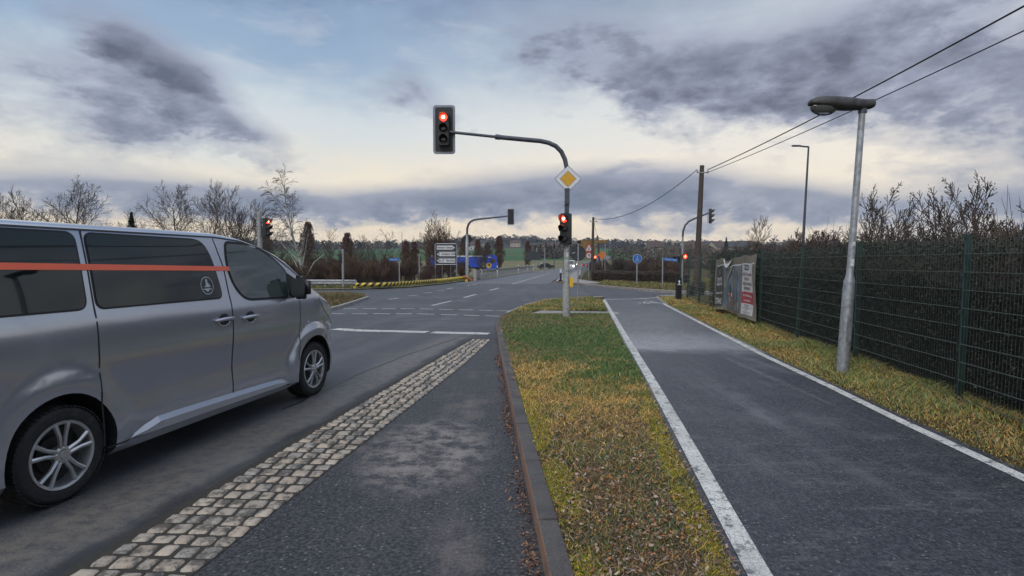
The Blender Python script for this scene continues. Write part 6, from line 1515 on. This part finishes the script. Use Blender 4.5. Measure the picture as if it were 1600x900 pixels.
def car(x,y,rz,col,lab,cat='car',kind='car',lights=None,coat=.8):
    r_=thing('car' if kind=='car' else 'delivery_van',(x,y,max(tz(x,y),0 if y<150 else tz(x,y))+.01),lab,cat,rz); P_=pm('paint_%d'%int(col[0]*999+col[2]*99),col,.35,.2,.1,3,coat=coat)
    if kind=='car': body=[(-2.1,.3),(2.1,.3),(2.15,.65),(1.9,.85),(.95,.95),(.95,.96),(-1.9,.98),(-2.15,.85)]; cab=[(-1.75,.96),(1.0,.93),(.35,1.40),(.1,1.45),(-1.1,1.45),(-1.5,1.32)]; win=[(-1.5,.99),(.8,.97),(.28,1.34),(-1.3,1.34)]; wd=.88; fz=(.62,.75)
    else: body=[(-2.6,.3),(2.4,.3),(2.45,.9),(2.2,1.15),(-2.6,1.15)]; cab=[(-2.6,1.14),(2.15,1.14),(1.5,1.95),(1.2,2.1),(-2.6,2.1)]; win=[(.6,1.25),(1.95,1.25),(1.45,1.85),(.6,1.85)]; wd=.95; fz=(.7,.9)
    bo=xprism(body,-wd,wd).build('body',P_,r_); m=xprism(cab,-wd*.86,wd*.86); m.build('roof',P_,r_)
    m=xprism(win,-wd*.87,wd*.87); m.build('side_windows',M_cglass,r_)
    a_=cab[1]; b_=cab[2]; m=MB(); m.quad((a_[0]-.02,-wd*.78,a_[1]+.06),(a_[0]-.02,wd*.78,a_[1]+.06),(b_[0]+.02,wd*.74,b_[1]),(b_[0]+.02,-wd*.74,b_[1])); m.v=[(v[0]+.03,v[1],v[2]+.02) for v in m.v]; m.build('windscreen',M_cglass,r_)
    a_=cab[0]; b_=cab[-1]; m=MB(); m.quad((a_[0]-.02,wd*.78,a_[1]+.08),(a_[0]-.02,-wd*.78,a_[1]+.08),(b_[0]-.03,-wd*.74,b_[1]-.05),(b_[0]-.03,wd*.74,b_[1]-.05)); m.build('rear_window',M_cglass,r_)
    for s_ in (-1,1):
        fm=pm('lit_headlamp',(.9,.85,.75),.3,emit=(1,.85,.62),es=9) if lights=='front' else M_headl
        rm_=pm('lit_tail_lamp',(.6,.03,.02),.3,emit=(1,.05,.03),es=2.5) if lights=='rear' else M_tail
        m=MB(); m.box((body[2][0]-.1,s_*wd*.78-.14,fz[0]),(body[2][0]+.03,s_*wd*.78+.14,fz[1]+.05)); m.build('headlight',fm,r_)
        m=MB(); m.box((body[0][0]-.06,s_*wd*.80-.13,fz[0]+.05),(body[0][0]+.05,s_*wd*.80+.13,fz[1]+.2)); m.build('tail_light',rm_,r_)
    wheels(r_,(-1.3,1.35),wd-.1,.31,.2); return r_
car(XU(893,130),130,R(-103),(.55,.55,.55),'white van with lit headlights coming down the far road','van','van','front')
car(XU(899,190),190,R(-105),(.45,.45,.44),'pale car with lit headlights, small and far up the road beside the white van','car','car','front')
car(XU(914.5,165),165,R(74),(.05,.02,.02),'dark car with red tail lamps driving away up the far road','car','car','rear')
car(XU(853,150),150,R(20),(.02,.022,.025),'dark car beyond the far end of the left roadside, under the board','car','car',None)

# ------------------------------------------------------------------ houses far off
M_wallc=pm('cream_house_wall',(.38,.32,.25),.85,0,.15,.6); M_walls=pm('white_house_wall',(.42,.42,.42),.85,0,.15,.6); M_roofr=pm('dark_red_roof',(.075,.05,.045),.85,0,.3,1.2); M_roofg=pm('dark_grey_roof',(.05,.052,.058),.85,0,.3,1.2)
def house(x,y,w_,d_,h,rz,wall,roof,lab,nwin=3,grp=None):
    r_=thing('house',(x,y,tz(x,y)-.3),lab,'house',rz,grp); m=MB(); m.box((-w_/2,-d_/2,0),(w_/2,d_/2,h)); 
    for s_ in (-1,1): m.fc(m.vt((s_*w_/2,-d_/2,h)),m.vt((s_*w_/2,d_/2,h)),m.vt((s_*w_/2,0,h+d_*.42)))
    m.build('wall',wall,r_); m=MB(); rh=h+d_*.42
    for s_ in (-1,1):
        e_=s_*(d_/2+.4); P_=[(-w_/2-.3,e_,h-.3),(w_/2+.3,e_,h-.3),(w_/2+.3,0,rh+.05),(-w_/2-.3,0,rh+.05)]; Q_=[(p[0],p[1],p[2]+.18) for p in P_]
        i_=[m.vt(p) for p in P_+Q_]
        for q in ((0,1,2,3),(7,6,5,4),(0,4,5,1),(1,5,6,2),(2,6,7,3),(3,7,4,0)): m.fc(*[i_[k] for k in q])
    ro=m.build('roof',roof,r_); m=MB(); m.box((w_*.2,.3,rh-.8),(w_*.2+.6,.9,rh+.7)); m.build('chimney',M_roofr,ro)
    for k in range(nwin):
        for fl in range(2 if h>4.5 else 1):
            m=MB(); cx=-w_/2+w_*(k+.5)/nwin; m.box((cx-.45,-d_/2-.04,1.0+fl*2.6),(cx+.45,-d_/2+.01,2.3+fl*2.6)); m.build('window',M_cglass,r_)
    return r_
hs=[(860,300,8,6,4.4,.1,0,0,'cream house with upright windows above the far road, left of the mast'),(872,330,9,7,4.5,-.2,1,1,'grey-roofed white house close to the left of the mast pole'),(838,420,9,7,4,.3,0,1,'small cream house left of the far houses behind conifers'),(884,340,8,7,4,.5,1,1,'white house with pale gable just right of the mast pole'),
 (1020,330,10,8,4.5,.3,1,0,'white house highest behind the blue round sign'),(1076,420,12,8,4.5,.1,1,0,'white house between the curved mast and the wooden pole'),(1083,330,10,8,4,-.3,0,0,'cream house just left of the wooden pole'),(1106,400,14,8,4.5,.2,1,1,'long white house just right of the wooden pole on the hillside'),(1120,360,10,8,4.5,.5,0,0,'cream house left of the single hillside conifer'),(1150,380,16,9,4,.1,1,1,'long pale building right of the single hillside conifer'),(1168,440,10,8,5,.4,0,0,'cream house high on the hill behind the small tree'),(758,620,10,8,4.5,.2,1,1,'white house far behind the russet trees left of the mast'),(736,520,10,8,4.5,.2,1,0,'tiny white house on the ridge behind the far mast'),(806,640,11,8,4.5,-.2,0,0,'cream house with red roof above the green field')]
for (u,y,w_,d_,h,rz,wl,rf,lab) in hs: house(XU(u,y),y,w_,d_,h,rz,(M_wallc,M_walls)[wl],(M_roofr,M_roofg)[rf],lab)
q=A(628,363,1350); r_=thing('radio_mast',(q.x,1350,tz(q.x,1350)),'hair-thin radio mast on the horizon left of the arrow board','mast'); m=MB(); m.tube([(0,0,0),(0,0,q.z-r_.location.z)],[.9,.5],6); m.build('lattice_tower',M_darksteel,r_)

# ------------------------------------------------------------------ haze
zmax=110
mb=MB(); mb.box((-2060,-80,-6),(2060,2100,zmax)); hm=bpy.data.materials.new('haze'); hm.use_nodes=True; hn=hm.node_tree; hn.nodes.clear(); ho=hn.nodes.new('ShaderNodeOutputMaterial'); hv=hn.nodes.new('ShaderNodeVolumePrincipled'); hv.inputs['Color'].default_value=(.72,.85,1.0,1); hv.inputs['Density'].default_value=.00022; hv.inputs['Anisotropy'].default_value=.2
hn.links.new(hv.outputs[0],ho.inputs['Volume']); hz=mb.build('haze',hm); tag(hz,'thin bluish winter haze over the valley','haze',kind='stuff')
